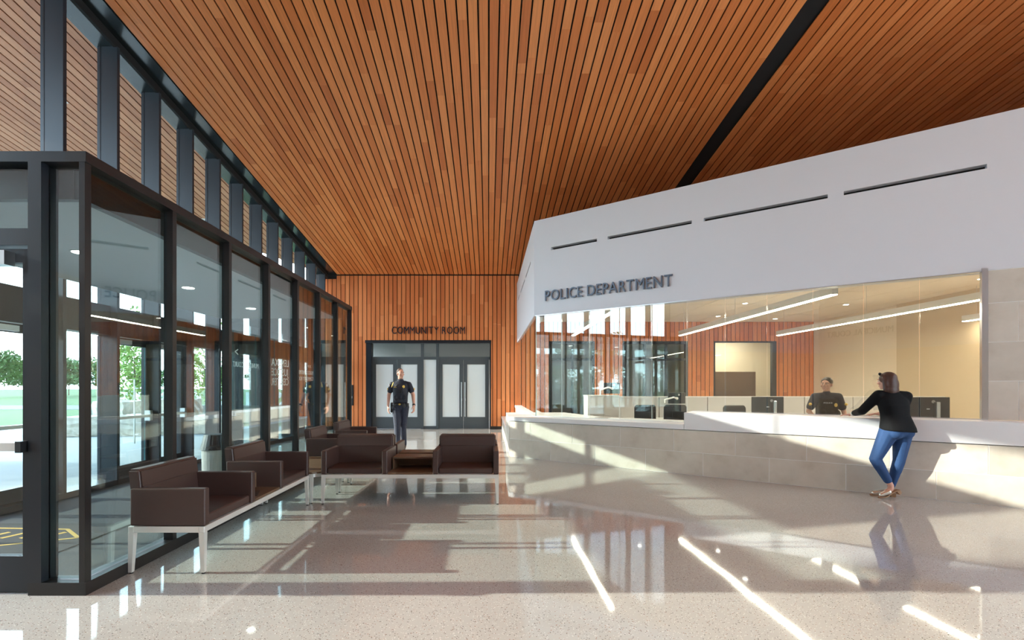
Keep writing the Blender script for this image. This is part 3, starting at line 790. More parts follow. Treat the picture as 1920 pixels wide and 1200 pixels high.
tb = empty('waste_bin', (-3.36, 6.0, .012))
MB().cyl((0, 0, 0), (0, 0, .72), .165, .175, seg=28).build('body', 'grey_laminate', tb, smooth=False)
MB().cyl((0, 0, .72), (0, 0, .90), .195, .15, seg=28).build('hood', 'charcoal', tb)
tag(tb, 'grey round waste bin with a dark flared hood inside the vestibule', 'bin')
em = empty('entrance_mat', (-4.72, 4.62, .012))
MB().box(-.78, .86, -.62, .62, 0, .008).build('pile', 'mat_black', em)
m_ = MB()
def strip(p, q, w=.035):
    p = Vector((*p, 0)); q = Vector((*q, 0)); d = (q - p).normalized(); nn = Vector((-d.y, d.x, 0)) * w / 2
    m_.hexa([(*(v.xy), .008) for v in (p - nn, q - nn, q + nn, p + nn)], [(*(v.xy), .0095) for v in (p - nn, q - nn, q + nn, p + nn)])
for a, b in (((.70, .12), (-.55, -.42)), ((.70, .12), (.35, .40)), ((.35, .40), (-.6, .45)), ((-.55, -.42), (-.6, .45))): strip(a, b)
for k in range(5): strip((-.42 + .19 * k, .10), (-.34 + .19 * k, .30), .05)
m_.build('emblem', 'mat_gold', em)
tag(em, 'black entrance mat with a gold outlined emblem inside the vestibule', 'mat')
pq = empty('wall_plaque', (-4.80, 16.995, .84))
MB().box(-.055, .055, -.03, 0, 0, .72, bev=.004, seg=1).build('plate', 'black_plastic', pq)
MB().box(-.02, .02, -.034, -.03, .25, .33).build('reader', 'steel', pq)
tag(pq, 'tall black plate on the timber wall left of the community room doors', 'plaque')

# ------------------------------------------------------------------ inside the reception
PEND = [(2.50, 9.8, 14.3), (5.66, 7.9, 14.3), (8.55, 7.6, 14.3), (11.0, 6.6, 11.2)]
plab = ['leftmost slim white linear pendant lamp in the reception', 'long white linear pendant ending above the raised counter, second from left',
        'long white linear pendant running to the right jamb of the glass', 'short-looking white linear pendant at the right end of the reception']
for (x, ya, yb), lb in zip(PEND, plab):
    p = empty('pendant_lamp', (x, (ya + yb) / 2, 3.0)); h = (yb - ya) / 2
    MB().box(-.05, .05, -h, h, .012, .14, bev=.002, seg=1).build('housing', 'silver', p)
    MB().box(-.045, .045, -h + .01, h - .01, .002, .0115).build('diffuser', 'lamp_white', p)
    for q in (-h + .3, 0, h - .3):
        MB().cyl((0, q, .14), (0, q, .775), .003, seg=6).build('cable', 'steel', p)
    tag(p, lb, 'lamp', 'reception pendant lamps')
dl = [(5.0, 16.0), (7.4, 15.6), (9.6, 16.2), (9.9, 13.4), (7.0, 13.2), (10.4, 10.2)]
for j, (x, y) in enumerate(dl):
    downlight(x, y, 3.775, ['first', 'second', 'third', 'fourth', 'fifth', 'sixth'][j] + ' recessed downlight of the reception ceiling counting from the timber wall', 'reception downlights', 14, .06)
# grey workstation panels along the back
for j in range(7):
    x0 = 3.02 + 1.2 * j
    w = empty('workstation_panel', (x0, 12.0, 0))
    MB().box(0.01, 1.19, -.03, .03, .0, 1.24, bev=.003, seg=1).build('panel', 'grey_laminate', w)
    MB().box(0.0, 1.2, -.035, .035, 1.24, 1.262).build('cap_rail', 'silver', w)
    MB().box(.01, 1.19, -.65, -.035, .70, .735).build('worktop', 'light_laminate', w)
    MB().box(.02, .05, -.63, -.04, 0, .70).build('leg_panel', 'grey_laminate', w)
    tag(w, ['leftmost', 'second', 'third', 'fourth', 'fifth', 'sixth', 'rightmost'][j] + ' grey workstation panel in the row behind the reception desk', 'workstation', 'workstation panels')
cab = empty('storage_cabinet', (2.66, 11.45, 0))
MB().box(-.36, .36, -.25, .25, .0, 1.28, bev=.003, seg=1).build('body', 'light_laminate', cab)
MB().box(-.37, .37, -.26, .26, 1.28, 1.30).build('top', 'silver', cab)
MB().box(-.006, .006, -.254, -.25, .05, 1.25).build('door_gap', 'grey_laminate', cab)
tag(cab, 'pale laminate storage cabinet standing behind the low counter glass', 'cabinet')
desk = MB().box(3.7, 7.2, .66, 1.15, .70, .735).build('staff_worktop', 'light_laminate', None, (RC.x, RC.y, 0), (0, 0, RA))
tag(desk, 'pale staff worktop behind the raised counter glass', 'worktop')
desk2 = MB().box(3.7, 3.74, .68, 1.13, 0, .70).box(7.16, 7.2, .68, 1.13, 0, .70).build('support', 'grey_laminate', desk)
def monitor(loc, rz, w, h, z, label, stand=True, arm=False):
    m = empty('monitor', loc, rz)
    MB().box(-w / 2, w / 2, -.035, 0, z - h / 2, z + h / 2, bev=.008, seg=2).build('back_shell', 'black_plastic', m)
    MB().box(-w / 2 + .01, w / 2 - .01, 0, .004, z - h / 2 + .01, z + h / 2 - .01).build('screen', 'screen_glow', m)
    lg = MB().cyl((w * .12, -.038, z + h * .3), (w * .12, -.035, z + h * .3), .024, seg=20)
    lg.build('emblem', 'grey_laminate', m)
    MB().box(-.02, .02, -.037, -.035, z - .012, z + .002).build('port_label', 'white_print', m)
    if stand:
        MB().box(.07, .12, -.10, -.04, 0.012, z + .10, bev=.006, seg=1).build('stand', 'steel', m)
        MB().box(-.10, .16, -.18, .08, 0, .012).build('stand_base', 'steel', m)
    if arm:
        a = MB(); a.cyl((-.30, -.06, 0), (-.30, -.06, z - .02), .018); a.cyl((-.30, -.06, z - .04), (-.12, -.13, z + .02), .020); a.cyl((-.12, -.13, z + .02), (0, -.05, z - .01), .020); a.ball((0, -.045, z - .01), .032)
        a.build('arm', 'silver', m)
    tag(m, label, 'monitor', 'monitors in the reception'); return m
mp_ = rw(6.78, .93); monitor((mp_[0], mp_[1], .736), R(-10), .56, .34, .44, 'black monitor back at the right end of the staff worktop')
mp_ = rw(4.72, .93); monitor((mp_[0], mp_[1], .736), R(-6), .52, .34, .42, 'black monitor back left of the officer behind the counter')
monitor((3.04, 11.96, 1.262), R(4), .40, .27, .20, 'small monitor on a silver arm above the leftmost workstation panel', False, True)
monitor((4.62, 11.9, 1.10), R(0), .42, .27, .12, 'low monitor on a silver arm peeking over the second workstation panel', False, True)
def task_chair(loc, rz, label, mat):
    c = empty('task_chair', loc, rz)
    MB().box(-.23, .23, -.23, .22, .43, .50, bev=.03, seg=3).build('seat', mat, c)
    b = MB(); b.box(-.215, .215, .20, .235, .60, 1.10, bev=.016, seg=2); b.build('backrest', mat, c)
    fr = MB()
    for q in (((-.22, .22, .62), (-.22, .22, 1.07)), ((.22, .22, .62), (.22, .22, 1.07)), ((-.19, .22, 1.105), (.19, .22, 1.105)), ((-.22, .22, 1.07), (-.19, .22, 1.105)), ((.22, .22, 1.07), (.19, .22, 1.105))): fr.cyl(q[0], q[1], .014, seg=8)
    fr.cyl((0, .24, .45), (0, .24, .80), .02)
    fr.build('back_frame', 'black_plastic', c)
    for s in (-1, 1):
        a = MB(); a.cyl((s * .27, .05, .46), (s * .27, .05, .68), .014); a.box(s * .27 - .035, s * .27 + .035, -.12, .14, .68, .71, bev=.01)
        a.build('armrest', 'black_plastic', c)
    MB().cyl((0, 0, .10), (0, 0, .43), .028).build('gas_lift', 'black_plastic', c)
    for k in range(5):
        t = 2 * PI * k / 5
        lg = MB().cyl((0, 0, .11), (.29 * math.cos(t), .29 * math.sin(t), .075), .022, .016, seg=8).build('leg', 'black_plastic', c)
        MB().cyl((.29 * math.cos(t) - .012, .29 * math.sin(t), .03), (.29 * math.cos(t) + .012, .29 * math.sin(t), .03), .03, seg=12).build('castor', 'rubber', lg)
    tag(c, label, 'chair', 'task chairs in the reception')
task_chair((3.26, 10.35, 0), R(185), 'dark task chair behind the low counter next to the pale cabinet', 'black_plastic')
task_chair((3.96, 10.4, 0), R(172), 'mesh-back task chair left of the raised counter end', 'mesh_fabric')
task_chair((5.02, 10.1, 0), R(180), 'task chair half hidden behind the raised counter, left of the monitor', 'mesh_fabric')
task_chair((6.86, 7.95, 0), R(170), 'task chair behind the woman in black, beside the right monitor', 'black_plastic')
pp = empty('paper_sheet', (rw(1.75, .85)[0], rw(1.75, .85)[1], .853), RA)
MB().box(-.14, .14, -.10, .10, 0, .003).build('sheet', 'walnut', pp)
tag(pp, 'tan folder lying on the low counter behind the glass', 'folder')

# ================================================================== PEOPLE
def ico(m, sub=2):
    b = bmesh.new(); bmesh.ops.create_icosphere(b, subdivisions=sub, radius=1, matrix=m); return b
class Fig:
    def __init__(s): s.p = {}; s.T = Matrix.Identity(4)
    def _add(s, tag_, bm):
        bmesh.ops.transform(bm, matrix=s.T, verts=bm.verts)
        me = bpy.data.meshes.new('t'); bm.to_mesh(me); bm.free()
        tgt = s.p.setdefault(tag_, bmesh.new()); tgt.from_mesh(me); bpy.data.meshes.remove(me)
    def ell(s, tag_, c, r, rot=(0, 0, 0)):
        rr = r if hasattr(r, '__len__') else (r, r, r)
        s._add(tag_, ico(Matrix.Translation(c) @ Euler([R(a) for a in rot]).to_matrix().to_4x4() @ Matrix.Diagonal((*rr, 1)), 3)); return s
    def cap(s, tag_, a, b, ra, rb, flat=1.0, axis=1):
        bm = bmesh.new(); pts = []
        for c, r in ((a, ra), (b, rb)):
            k = bmesh.new(); bmesh.ops.create_icosphere(k, subdivisions=2, radius=r)
            for v in k.verts:
                w = v.co.copy(); w[axis] *= flat; pts.append(w + Vector(c))
            k.free()
        vs = [bm.verts.new(p) for p in pts]
        h = bmesh.ops.convex_hull(bm, input=vs)
        dead = list({g for g in h['geom_interior'] + h['geom_unused'] if isinstance(g, bmesh.types.BMVert) and g.is_valid})
        bmesh.ops.delete(bm, geom=dead, context='VERTS')
        s._add(tag_, bm); return s
    def chain(s, tag_, pts, rs, **k):
        for i in range(len(pts) - 1): s.cap(tag_, pts[i], pts[i + 1], rs[i], rs[i + 1], **k)
        return s
    def loft(s, tag_, rings, n=28):
        """rings: (x, y, z, rx, ry[, tilt]) from bottom to top"""
        bm = bmesh.new(); rows = []
        for g in rings:
            x, y, z, rx, ry = g[:5]; t = g[5] if len(g) > 5 else 0
            row = []
            for i in range(n):
                a = 2 * PI * i / n; c, q = math.cos(a), math.sin(a)
                c = math.copysign(abs(c) ** .85, c); q = math.copysign(abs(q) ** .85, q)
                row.append(bm.verts.new((x + rx * c, y + ry * q, z + t * c)))
            rows.append(row)
        for a, b in zip(rows[:-1], rows[1:]):
            for i in range(n): bm.faces.new((a[i], a[(i + 1) % n], b[(i + 1) % n], b[i]))
        bm.faces.new(rows[0][::-1]); bm.faces.new(rows[-1])
        s._add(tag_, bm); return s
    def hand(s, tag_, wrist, d, palm, side, curl=.35, sz=1.0):
        """palm and five fingers; d along the hand, palm the way the palm faces, side towards the thumb"""
        d = Vector(d).normalized(); pl = Vector(palm); pl = (pl - d * pl.dot(d)).normalized(); sd = d.cross(pl)
        if sd.dot(Vector(side)) < 0: sd = -sd
        w = Vector(wrist); z = sz
        for q in (-.026, -.009, .009, .026): s.cap(tag_, w + sd * q * .7 * z, w + d * .085 * z + sd * q * z, .016 * z, .013 * z)
        for q, ln in ((.030, .072), (.011, .082), (-.009, .076), (-.028, .058)):
            p = w + d * .088 * z + sd * q * z; pr = p; ang = 0
            for seg_, rr in ((.45, .0095), (.32, .0088), (.23, .0080)):
                ang += curl * .8
                dd = d * math.cos(ang) + pl * math.sin(ang)
                nx = pr + dd * ln * seg_ * z; s.cap(tag_, pr, nx, rr * z, (rr - .0007) * z); pr = nx
        b = w + d * .022 * z + sd * .028 * z; t1 = b + (d * .62 + sd * .75 + pl * .25).normalized() * .042 * z; t2 = t1 + (d * .9 + sd * .25 + pl * .3).normalized() * .034 * z
        s.cap(tag_, b, t1, .015 * z, .0115 * z); s.cap(tag_, t1, t2, .0112 * z, .009 * z)
    def head(s, tag_, top=1.0):
        """head with its centre at the origin of s.T, facing -y"""
        s.ell(tag_, (0, .008, .018), (.074, .094, .098)); s.ell(tag_, (0, -.030, -.040), (.060, .064, .072))
        s.ell(tag_, (0, -.062, -.088), (.030, .026, .022)); s.cap(tag_, (0, -.088, .018), (0, -.108, -.022), .011, .0155)
        s.ell(tag_, (-.017, -.094, -.028), (.010, .010, .008)); s.ell(tag_, (.017, -.094, -.028), (.010, .010, .008))
        s.ell(tag_, (-.03, -.076, .030), (.026, .016, .010)); s.ell(tag_, (.03, -.076, .030), (.026, .016, .010))
        s.ell(tag_, (0, -.086, -.056), (.024, .012, .009)); s.ell(tag_, (0, -.083, -.069), (.020, .012, .009))
        for k in (-1, 1):
            s.ell(tag_, (k * .077, .008, -.008), (.010, .020, .031)); s.ell(tag_, (k * .046, -.062, -.022), (.022, .024, .024))
    def build(s, root, spec):
        """spec: tag -> (name, material, voxel, smooth iterations)"""
        out = {}
        for t, (nm, mat, vox, it) in spec.items():
            bm = s.p.pop(t); me = bpy.data.meshes.new(nm); bm.to_mesh(me); bm.free()
            o = bpy.data.objects.new(nm, me); COL.objects.link(o)
            md = o.modifiers.new('r', 'REMESH'); md.mode = 'VOXEL'; md.voxel_size = vox; md.use_smooth_shade = True
            sm = o.modifiers.new('s', 'SMOOTH'); sm.iterations = it; sm.factor = .5
            dg = bpy.context.evaluated_depsgraph_get(); dg.update()
            m2 = bpy.data.meshes.new_from_object(o.evaluated_get(dg)); m2.name = nm
            bpy.data.objects.remove(o); bpy.data.meshes.remove(me)
            m2.materials.clear(); m2.materials.append(M(mat))
            m2.polygons.foreach_set('use_smooth', [True] * len(m2.polygons))
            o2 = bpy.data.objects.new(nm, m2); link(o2, root); out[t] = o2
        return out
def face(root, T):
    """eyes, brows and mouth as small parts set into the head"""
    for k in (-1, 1):
        e = MB().ball((k * .029, -.083, .008), (.0125, .008, .0065)).build('eye', 'white_print', root); e.matrix_basis = T
        i_ = MB().ball((k * .029, -.0900, .008), (.0058, .0028, .0058)).build('iris', 'eye_dark', e)
        b = MB().ball((k * .030, -.0895, .030), (.021, .006, .0042)).build('eyebrow', 'hair_dark', root); b.matrix_basis = T
    m = MB().ball((0, -.0955, -.062), (.021, .005, .006)).build('mouth', 'lip', root); m.matrix_basis = T

# --- walking officer (faces the viewer, looks to his left)
def officer_man():
    r = empty('person', (-2.0, 11.0, 0), R(2)); f = Fig()
    HT = Matrix.Translation((0.0, -.03, 1.735)) @ Euler((R(-2), R(3), R(38))).to_matrix().to_4x4()
    f.T = HT; f.head('skin'); f.ell('hair', (0, .022, .040), (.0785, .0905, .0865))
    f.T = Matrix.Identity(4)
    f.cap('skin', (0, .015, 1.50), (0, -.015, 1.665), .064, .060)
    f.ell('skin', (0, .0, 1.33), (.165, .105, .20)); f.ell('skin', (0, .0, 1.06), (.15, .10, .16))
    SR, SL_ = (-.195, .0, 1.475), (.195, .0, 1.475)
    ER, EL = (-.285, .035, 1.225), (.295, .01, 1.225)
    WR, WL = (-.285, -.06, .975), (.330, -.13, .985)
    for S, E_, Wp in ((SR, ER, WR), (SL_, EL, WL)):
        f.chain('skin', [S, E_], [.058, .045]); f.chain('skin', [E_, Wp], [.046, .030])
    f.hand('skin', WR, (.05, -.15, -1), (.9, .3, 0), (0, -1, 0), .45, 1.08); f.hand('skin', WL, (.02, -.2, -1), (-.9, .3, 0), (0, -1, 0), .6, 1.08)
    # legs: right leg forward, left trailing
    HR, HL = (-.095, .0, .95), (.095, .0, .95)
    KR, KL = (-.055, -.13, .53), (.055, .03, .51)
    AR, AL = (-.03, -.23, .10), (.045, .30, .15)
    for H, K, A in ((HR, KR, AR), (HL, KL, AL)):
        f.chain('skin', [H, K, A], [.075, .05, .038])
        f.cap('trousers', H, K, .112, .078); f.cap('trousers', K, A, .079, .060)
    f.ell('trousers', (0, .01, .975), (.178, .128, .115))
    f.cap('skin', AR, (-.03, -.33, .05), .035, .03); f.cap('skin', AL, (.05, .22, .05), .035, .03)
    f.cap('shoes', (-.03, -.21, .055), (-.035, -.41, .045), .048, .042); f.cap('shoes', (-.03, -.23, .07), (-.03, -.23, .12), .05, .05)
    f.cap('shoes', (.045, .31, .10), (.05, .12, .045), .048, .042); f.cap('shoes', (.045, .31, .10), (.045, .30, .16), .05, .05)
    # shirt with short sleeves, vest over it
    f.loft('shirt', [(0, .005, .99, .165, .118), (0, .005, 1.10, .160, .118), (0, .005, 1.25, .178, .125), (0, .005, 1.40, .195, .128), (0, .008, 1.49, .19, .105), (0, .01, 1.545, .12, .085), (0, .01, 1.575, .075, .07)])
    f.cap('shirt', (-.12, .01, 1.495), SR, .066, .064); f.cap('shirt', (.12, .01, 1.495), SL_, .066, .064)
    for S, E_ in ((SR, ER), (SL_, EL)):
        mid = tuple(S[i] + (E_[i] - S[i]) * .62 for i in range(3)); f.cap('shirt', S, mid, .066, .068)
    f.cap('shirt', (0, .015, 1.53), (0, -.005, 1.575), .078, .073)
    f.loft('vest', [(0, -.012, 1.06, .168, .132), (0, -.012, 1.20, .172, .138), (0, -.012, 1.34, .176, .138), (0, -.008, 1.43, .155, .125), (0, .0, 1.47, .13, .11)])
    for k in (-1, 1): f.cap('vest', (k * .105, -.05, 1.42), (k * .11, .02, 1.535), .045, .034)
    for k in (-.10, 0.02, .11): f.ell('vest', (k, -.135, 1.17), (.042, .03, .055))
    a = 0
    for q in range(20):
        t0, t1 = 2 * PI * q / 20, 2 * PI * (q + 1) / 20
        f.cap('belt', (.178 * math.cos(t0), .130 * math.sin(t0) + .005, 1.015), (.178 * math.cos(t1), .130 * math.sin(t1) + .005, 1.015), .024, .024)
    for x, y in ((-.13, -.11), (.10, -.125), (.16, -.07)): f.ell('belt', (x, y, .995), (.032, .028, .055))
    f.cap('belt', (-.205, .0, 1.02), (-.215, -.01, .86), .036, .026)
    o = f.build(r, {'skin': ('body', 'skin', .0065, 3), 'hair': ('hair', 'hair_short', .008, 2), 'shirt': ('shirt', 'uniform', .010, 3), 'vest': ('vest', 'vest_navy', .010, 2),
                    'trousers': ('trousers', 'uniform_trousers', .010, 3), 'shoes': ('shoes', 'black_plastic', .009, 2), 'belt': ('duty_belt', 'black_plastic', .008, 1)})
    face(r, HT)
    MB().ball((0, -.155, 1.015), (.028, .008, .02)).build('buckle', 'gold', o['belt'])
    MB().ball((.095, -.142, 1.415), (.028, .012, .036)).build('badge', 'gold', o['vest'])
    MB().box(-.135, -.075, -.150, -.138, 1.395, 1.412).build('name_bar', 'gold', o['vest'])
    MB().box(.005, .05, -.168, -.15, 1.26, 1.33, bev=.004).build('body_camera', 'black_plastic', o['vest'])
    MB().ball((-.262, -.035, 1.44), (.02, .03, .035)).build('shoulder_patch', 'white_print', o['shirt'])
    for k in (-1, 1): MB().ball((k * .312 + .012, -.01, 1.36), (.014, .026, .03)).build('sleeve_chevron', 'gold', o['shirt'])
    MB().cyl((-.15, -.11, 1.52), (-.19, -.135, 1.40), .008, seg=8).build('radio_cord', 'gold', o['vest'])
    wv = Vector(WL); w0 = Vector(EL); d = (wv - w0).normalized()
    MB().cyl(wv - d * .03, wv - d * .002, .037, seg=16).build('wristwatch', 'black_plastic', r)
    def zm(z):
        kn = [(-1, -1), (0, 0), (1.015, 1.105), (1.475, 1.56), (1.62, 1.68), (3, 3.06)]
        for (a, b), (c, d_) in zip(kn[:-1], kn[1:]):
            if z <= c: return b + (z - a) / (c - a) * (d_ - b)
    for o_ in r.children_recursive:
        if o_.name.split('.')[0] in ('eye', 'iris', 'eyebrow', 'mouth'):
            if o_.parent is r: o_.location.z += zm(1.735) - 1.735
            continue
        for v in o_.data.vertices: v.co.z = zm(v.co.z)
    r.scale = (.96, 1, 1)
    tag(r, 'police officer in dark navy uniform walking towards the viewer past the benches', 'person')
officer_man()

# --- woman at the counter, seen from behind; coordinates are offsets from her base
def woman_visitor():
    r = empty('person', (5.42, 6.50, 0)); f = Fig()
    HC = (-.02, .06, 1.575)
    HT = Matrix.Translation(HC) @ Euler((R(4), R(0), R(200))).to_matrix().to_4x4()
    f.T = HT; f.head('skin'); f.T = Matrix.Identity(4)
    f.cap('skin', (.02, .0, 1.36), (-.01, .03, 1.50), .055, .052)
    f.ell('skin', (.02, -.02, 1.22), (.15, .10, .18)); f.ell('skin', (.05, -.04, .95), (.15, .11, .16))
    SLf, SRt = (-.145, .04, 1.385), (.175, -.02, 1.370)
    ELf, WLf = (-.27, .17, 1.165), (-.20, .43, 1.115)
    ERt, WRt = (.235, .12, 1.13), (.12, .38, 1.115)
    f.chain('skin', [SLf, ELf, WLf], [.05, .04, .027]); f.chain('skin', [SRt, ERt, WRt], [.05, .04, .027])
    f.hand('skin', (-.20, .445, 1.105), (-.42, .80, -.12), (0, 0, -1), (.8, .5, 0), .12, .95)
    f.hand('skin', WRt, (-.2, .9, -.1), (0, 0, -1), (-1, 0, 0), .12, .95)
    # legs: right straight, left knee bent outwards with the ankle crossed behind
    HR, HL = (.125, -.03, .92), (-.045, -.02, .92)
    KR, KL = (.095, .0, .50), (-.175, .06, .52)
    AR, AL = (.06, .10, .12), (-.02, -.01, .17)
    f.chain('skin', [HR, KR, AR], [.08, .05, .034]); f.chain('skin', [HL, KL, AL], [.08, .05, .034])
    for H, K, A in ((HR, KR, AR), (HL, KL, AL)):
        K_, A_ = Vector(K), Vector(A); cuff = K_ + (A_ - K_) * (.80 if K is KL else .88)
        f.cap('jeans', H, K, .118, .070); f.cap('jeans', K, cuff, .072, .050)
        f.cap('jeans', K_, K_ + (cuff - K_) * .4, .072, .066)
    f.ell('jeans', (.045, -.045, .93), (.180, .135, .125)); f.ell('jeans', (-.02, -.085, .90), (.10, .09, .10)); f.ell('jeans', (.115, -.085, .90), (.10, .09, .10))
    # feet in heeled mules, toes pointing left towards the counter
    TR, TL = (-.10, .17, .035), (-.13, -.06, .05)
    f.cap('skin', AR, (.055, .10, .075), .034, .032); f.cap('skin', (.055, .10, .07), (-.085, .165, .04), .032, .025)
    f.cap('skin', AL, (-.03, -.02, .13), .034, .032); f.cap('skin', (-.03, -.02, .13), (-.13, .0, .055), .032, .025)
    f.cap('shoe', (.0, .125, .058), (-.11, .172, .036), .041, .031); f.cap('shoe', (-.06, -.015, .088), (-.145, .0, .046), .040, .030)
    # black jacket
    f.loft('jacket', [(.045, -.045, .905, .205, .165, -.015), (.042, -.042, .96, .200, .160, -.01), (.035, -.03, 1.05, .178, .138), (.025, -.015, 1.13, .165, .125), (.018, -.005, 1.24, .180, .130), (.012, .005, 1.33, .185, .118), (.01, .01, 1.40, .13, .085), (.005, .015, 1.43, .08, .07)])
    f.cap('jacket', (-.07, .03, 1.375), SLf, .078, .070); f.cap('jacket', (.10, .0, 1.37), SRt, .078, .070)
    f.cap('jacket', (.01, .01, 1.38), (.0, .02, 1.435), .082, .066)
    wl_ = Vector(ELf) + (Vector(WLf) - Vector(ELf)) * .78
    f.chain('jacket', [SLf, ELf, wl_], [.072, .058, .043]); f.chain('jacket', [SRt, ERt, Vector(ERt) + (Vector(WRt) - Vector(ERt)) * .78], [.072, .058, .043])
    # hair: shoulder-length bob
    f.T = HT
    f.ell('hair', (0, .020, .035), (.092, .104, .092)); f.ell('hair', (0, .062, -.05), (.096, .066, .125)); f.ell('hair', (0, .066, -.125), (.098, .056, .080))
    for k in (-1, 1): f.cap('hair', (k * .076, .02, .03), (k * .088, .03, -.135), .030, .026)
    f.T = Matrix.Identity(4)
    o = f.build(r, {'skin': ('body', 'skin', .0065, 3), 'hair': ('hair', 'hair_brown', .008, 3), 'jacket': ('jacket', 'black_cloth', .010, 3),
                    'jeans': ('jeans', 'denim', .010, 3), 'shoe': ('shoes', 'silver_leather', .006, 2)})
    face(r, HT)
    s_ = o['shoe']
    def sole(pts, w0, h):
        b = MB()
        for (p, q, wa, wb) in pts:
            p, q = Vector(p), Vector(q); d = (q - p); nn = Vector((-d.y, d.x, 0)).normalized()
            b.hexa([tuple(p - nn * wa), tuple(q - nn * wb), tuple(q + nn * wb), tuple(p + nn * wa)],
                   [tuple(p - nn * wa + Vector((0, 0, h))), tuple(q - nn * wb + Vector((0, 0, h))), tuple(q + nn * wb + Vector((0, 0, h))), tuple(p + nn * wa + Vector((0, 0, h)))])
        return b
    sole([((.085, .085, .048), (.02, .117, .030), .030, .033), ((.02, .117, .030), (-.05, .148, .001), .033, .038), ((-.05, .148, .001), (-.145, .188, .001), .038, .020)], 0, .012).build('sole', 'shoe_sole', s_)
    sole([((.045, -.035, .118), (-.03, -.022, .072), .030, .033), ((-.03, -.022, .072), (-.09, -.012, .024), .033, .038), ((-.09, -.012, .024), (-.175, .003, .002), .038, .020)], 0, .012).build('sole', 'shoe_sole', s_)
    MB().hexa([(.055, .075, 0), (.10, .055, 0), (.115, .095, 0), (.07, .115, 0)], [(.045, .072, .05), (.10, .048, .05), (.118, .095, .05), (.062, .12, .05)]).build('heel', 'shoe_sole', s_)
    MB().hexa([(.055, -.065, .062), (.085, -.058, .085), (.078, -.012, .085), (.048, -.018, .062)], [(.015, -.066, .105), (.055, -.066, .128), (.05, -.006, .128), (.01, -.008, .105)]).build('heel', 'shoe_sole', s_)
    MB().cyl((-.203, .408, 1.112), (-.201, .432, 1.107), .033, seg=16).build('wristwatch', 'silver', r)
    sg = MB(); sg.cyl((-.075, -.045, .105), (.075, -.045, .105), .008, seg=8); sg.ball((-.045, -.05, .10), (.03, .012, .022)); sg.ball((.045, -.05, .10), (.03, .012, .022))
    g = sg.build('sunglasses', 'black_plastic', r); g.matrix_basis = HT
    tag(r, 'woman in black jacket and blue jeans leaning on the raised counter', 'person')
woman_visitor()

# --- officer behind the counter
def officer_woman():
    r = empty('person', (5.80, 8.30, 0), R(-14)); f = Fig()
    HT = Matrix.Translation((-.01, -.02, 1.535)) @ Euler((R(-3), R(0), R(-38))).to_matrix().to_4x4()
    f.T = HT; f.head('skin')
    f.ell('hair', (0, .024, .046), (.087, .098, .088)); f.ell('hair', (0, .095, .095), (.050, .045, .042))
    f.T = Matrix.Identity(4)
    f.cap('skin', (0, .015, 1.32), (0, -.005, 1.47), .052, .050)
    f.ell('skin', (0, 0, 1.16), (.14, .095, .18)); f.ell('skin', (0, 0, .92), (.15, .10, .16))
    SR, SL_ = (-.175, 0, 1.325), (.175, 0, 1.325); ER, EL = (-.265, .02, 1.08), (.265, .02, 1.08); WR, WL = (-.22, -.19, .93), (.22, -.19, .93)
    for S, E_, Wp, sd in ((SR, ER, WR, 1), (SL_, EL, WL, -1)):
        f.chain('skin', [S, E_, Wp], [.05, .04, .027]); f.hand('skin', Wp, (sd * .2, -1, -.1), (0, 0, -1), (sd, 0, 0), .3, .95)
        mid = tuple(S[i] + (E_[i] - S[i]) * .7 for i in range(3)); f.cap('shirt', S, mid, .070, .066)
    for k in (-1, 1):
        H, K, A = (k * .09, 0, .86), (k * .09, -.01, .46), (k * .09, .02, .09)
        f.chain('skin', [H, K, A], [.075, .05, .035]); f.chain('trousers', [H, K, A], [.105, .075, .058])
        f.cap('skin', A, (k * .09, -.12, .04), .032, .026); f.cap('shoes', (k * .09, .03, .05), (k * .09, -.14, .042), .046, .040)
    f.ell('trousers', (0, .005, .89), (.175, .12, .12))
    f.ell('shirt', (0, .005, 1.19), (.168, .12, .18)); f.ell('shirt', (0, .005, .99), (.16, .115, .14))
    f.cap('shirt', (-.08, .01, 1.335), SR, .066, .068); f.cap('shirt', (.08, .01, 1.335), SL_, .066, .068); f.cap('shirt', (0, .012, 1.345), (0, 0, 1.39), .066, .060)
    f.loft('vest', [(0, -.012, .93, .158, .128), (0, -.012, 1.05, .162, .134), (0, -.012, 1.17, .165, .136), (0, -.008, 1.25, .14, .12), (0, .0, 1.29, .12, .10)])
    for k in (-1, 1): f.cap('vest', (k * .095, -.045, 1.25), (k * .10, .02, 1.365), .042, .032)
    for k in (-.09, .03, .12): f.ell('vest', (k, -.135, 1.05), (.036, .03, .06))
    o = f.build(r, {'skin': ('body', 'skin_tan', .0065, 3), 'hair': ('hair', 'hair_dark', .008, 2), 'shirt': ('shirt', 'uniform', .010, 3), 'vest': ('vest', 'black_cloth', .010, 2),
                    'trousers': ('trousers', 'uniform_trousers', .011, 3), 'shoes': ('shoes', 'black_plastic', .010, 2)})
    face(r, HT)
    MB().ball((.085, -.140, 1.19), (.026, .012, .033)).build('badge', 'gold', o['vest'])
    t = sign('name_tape', 'POLICE', .13, .022, .003, 'white_print', (-.035, -.151, 1.215), (R(90), 0, 0), None, parent=o['vest'])
    for ch in list(t.children):
        mw = t.matrix_basis @ ch.matrix_basis; ch.parent = o['vest']; ch.matrix_basis = mw
    bpy.data.objects.remove(t)
    for k in (-1, 1): MB().ball((k * .268, -.06, 1.20), (.026, .02, .024)).build('sleeve_chevron', 'gold', o['shirt'])
    for k in (-1, 1):
        e = MB().ball((k * .082, .0, -.032), .007).build('earring', 'steel', r); e.matrix_basis = HT
    tag(r, 'smiling officer with hair in a bun behind the glass at the raised counter', 'person')
officer_woman()

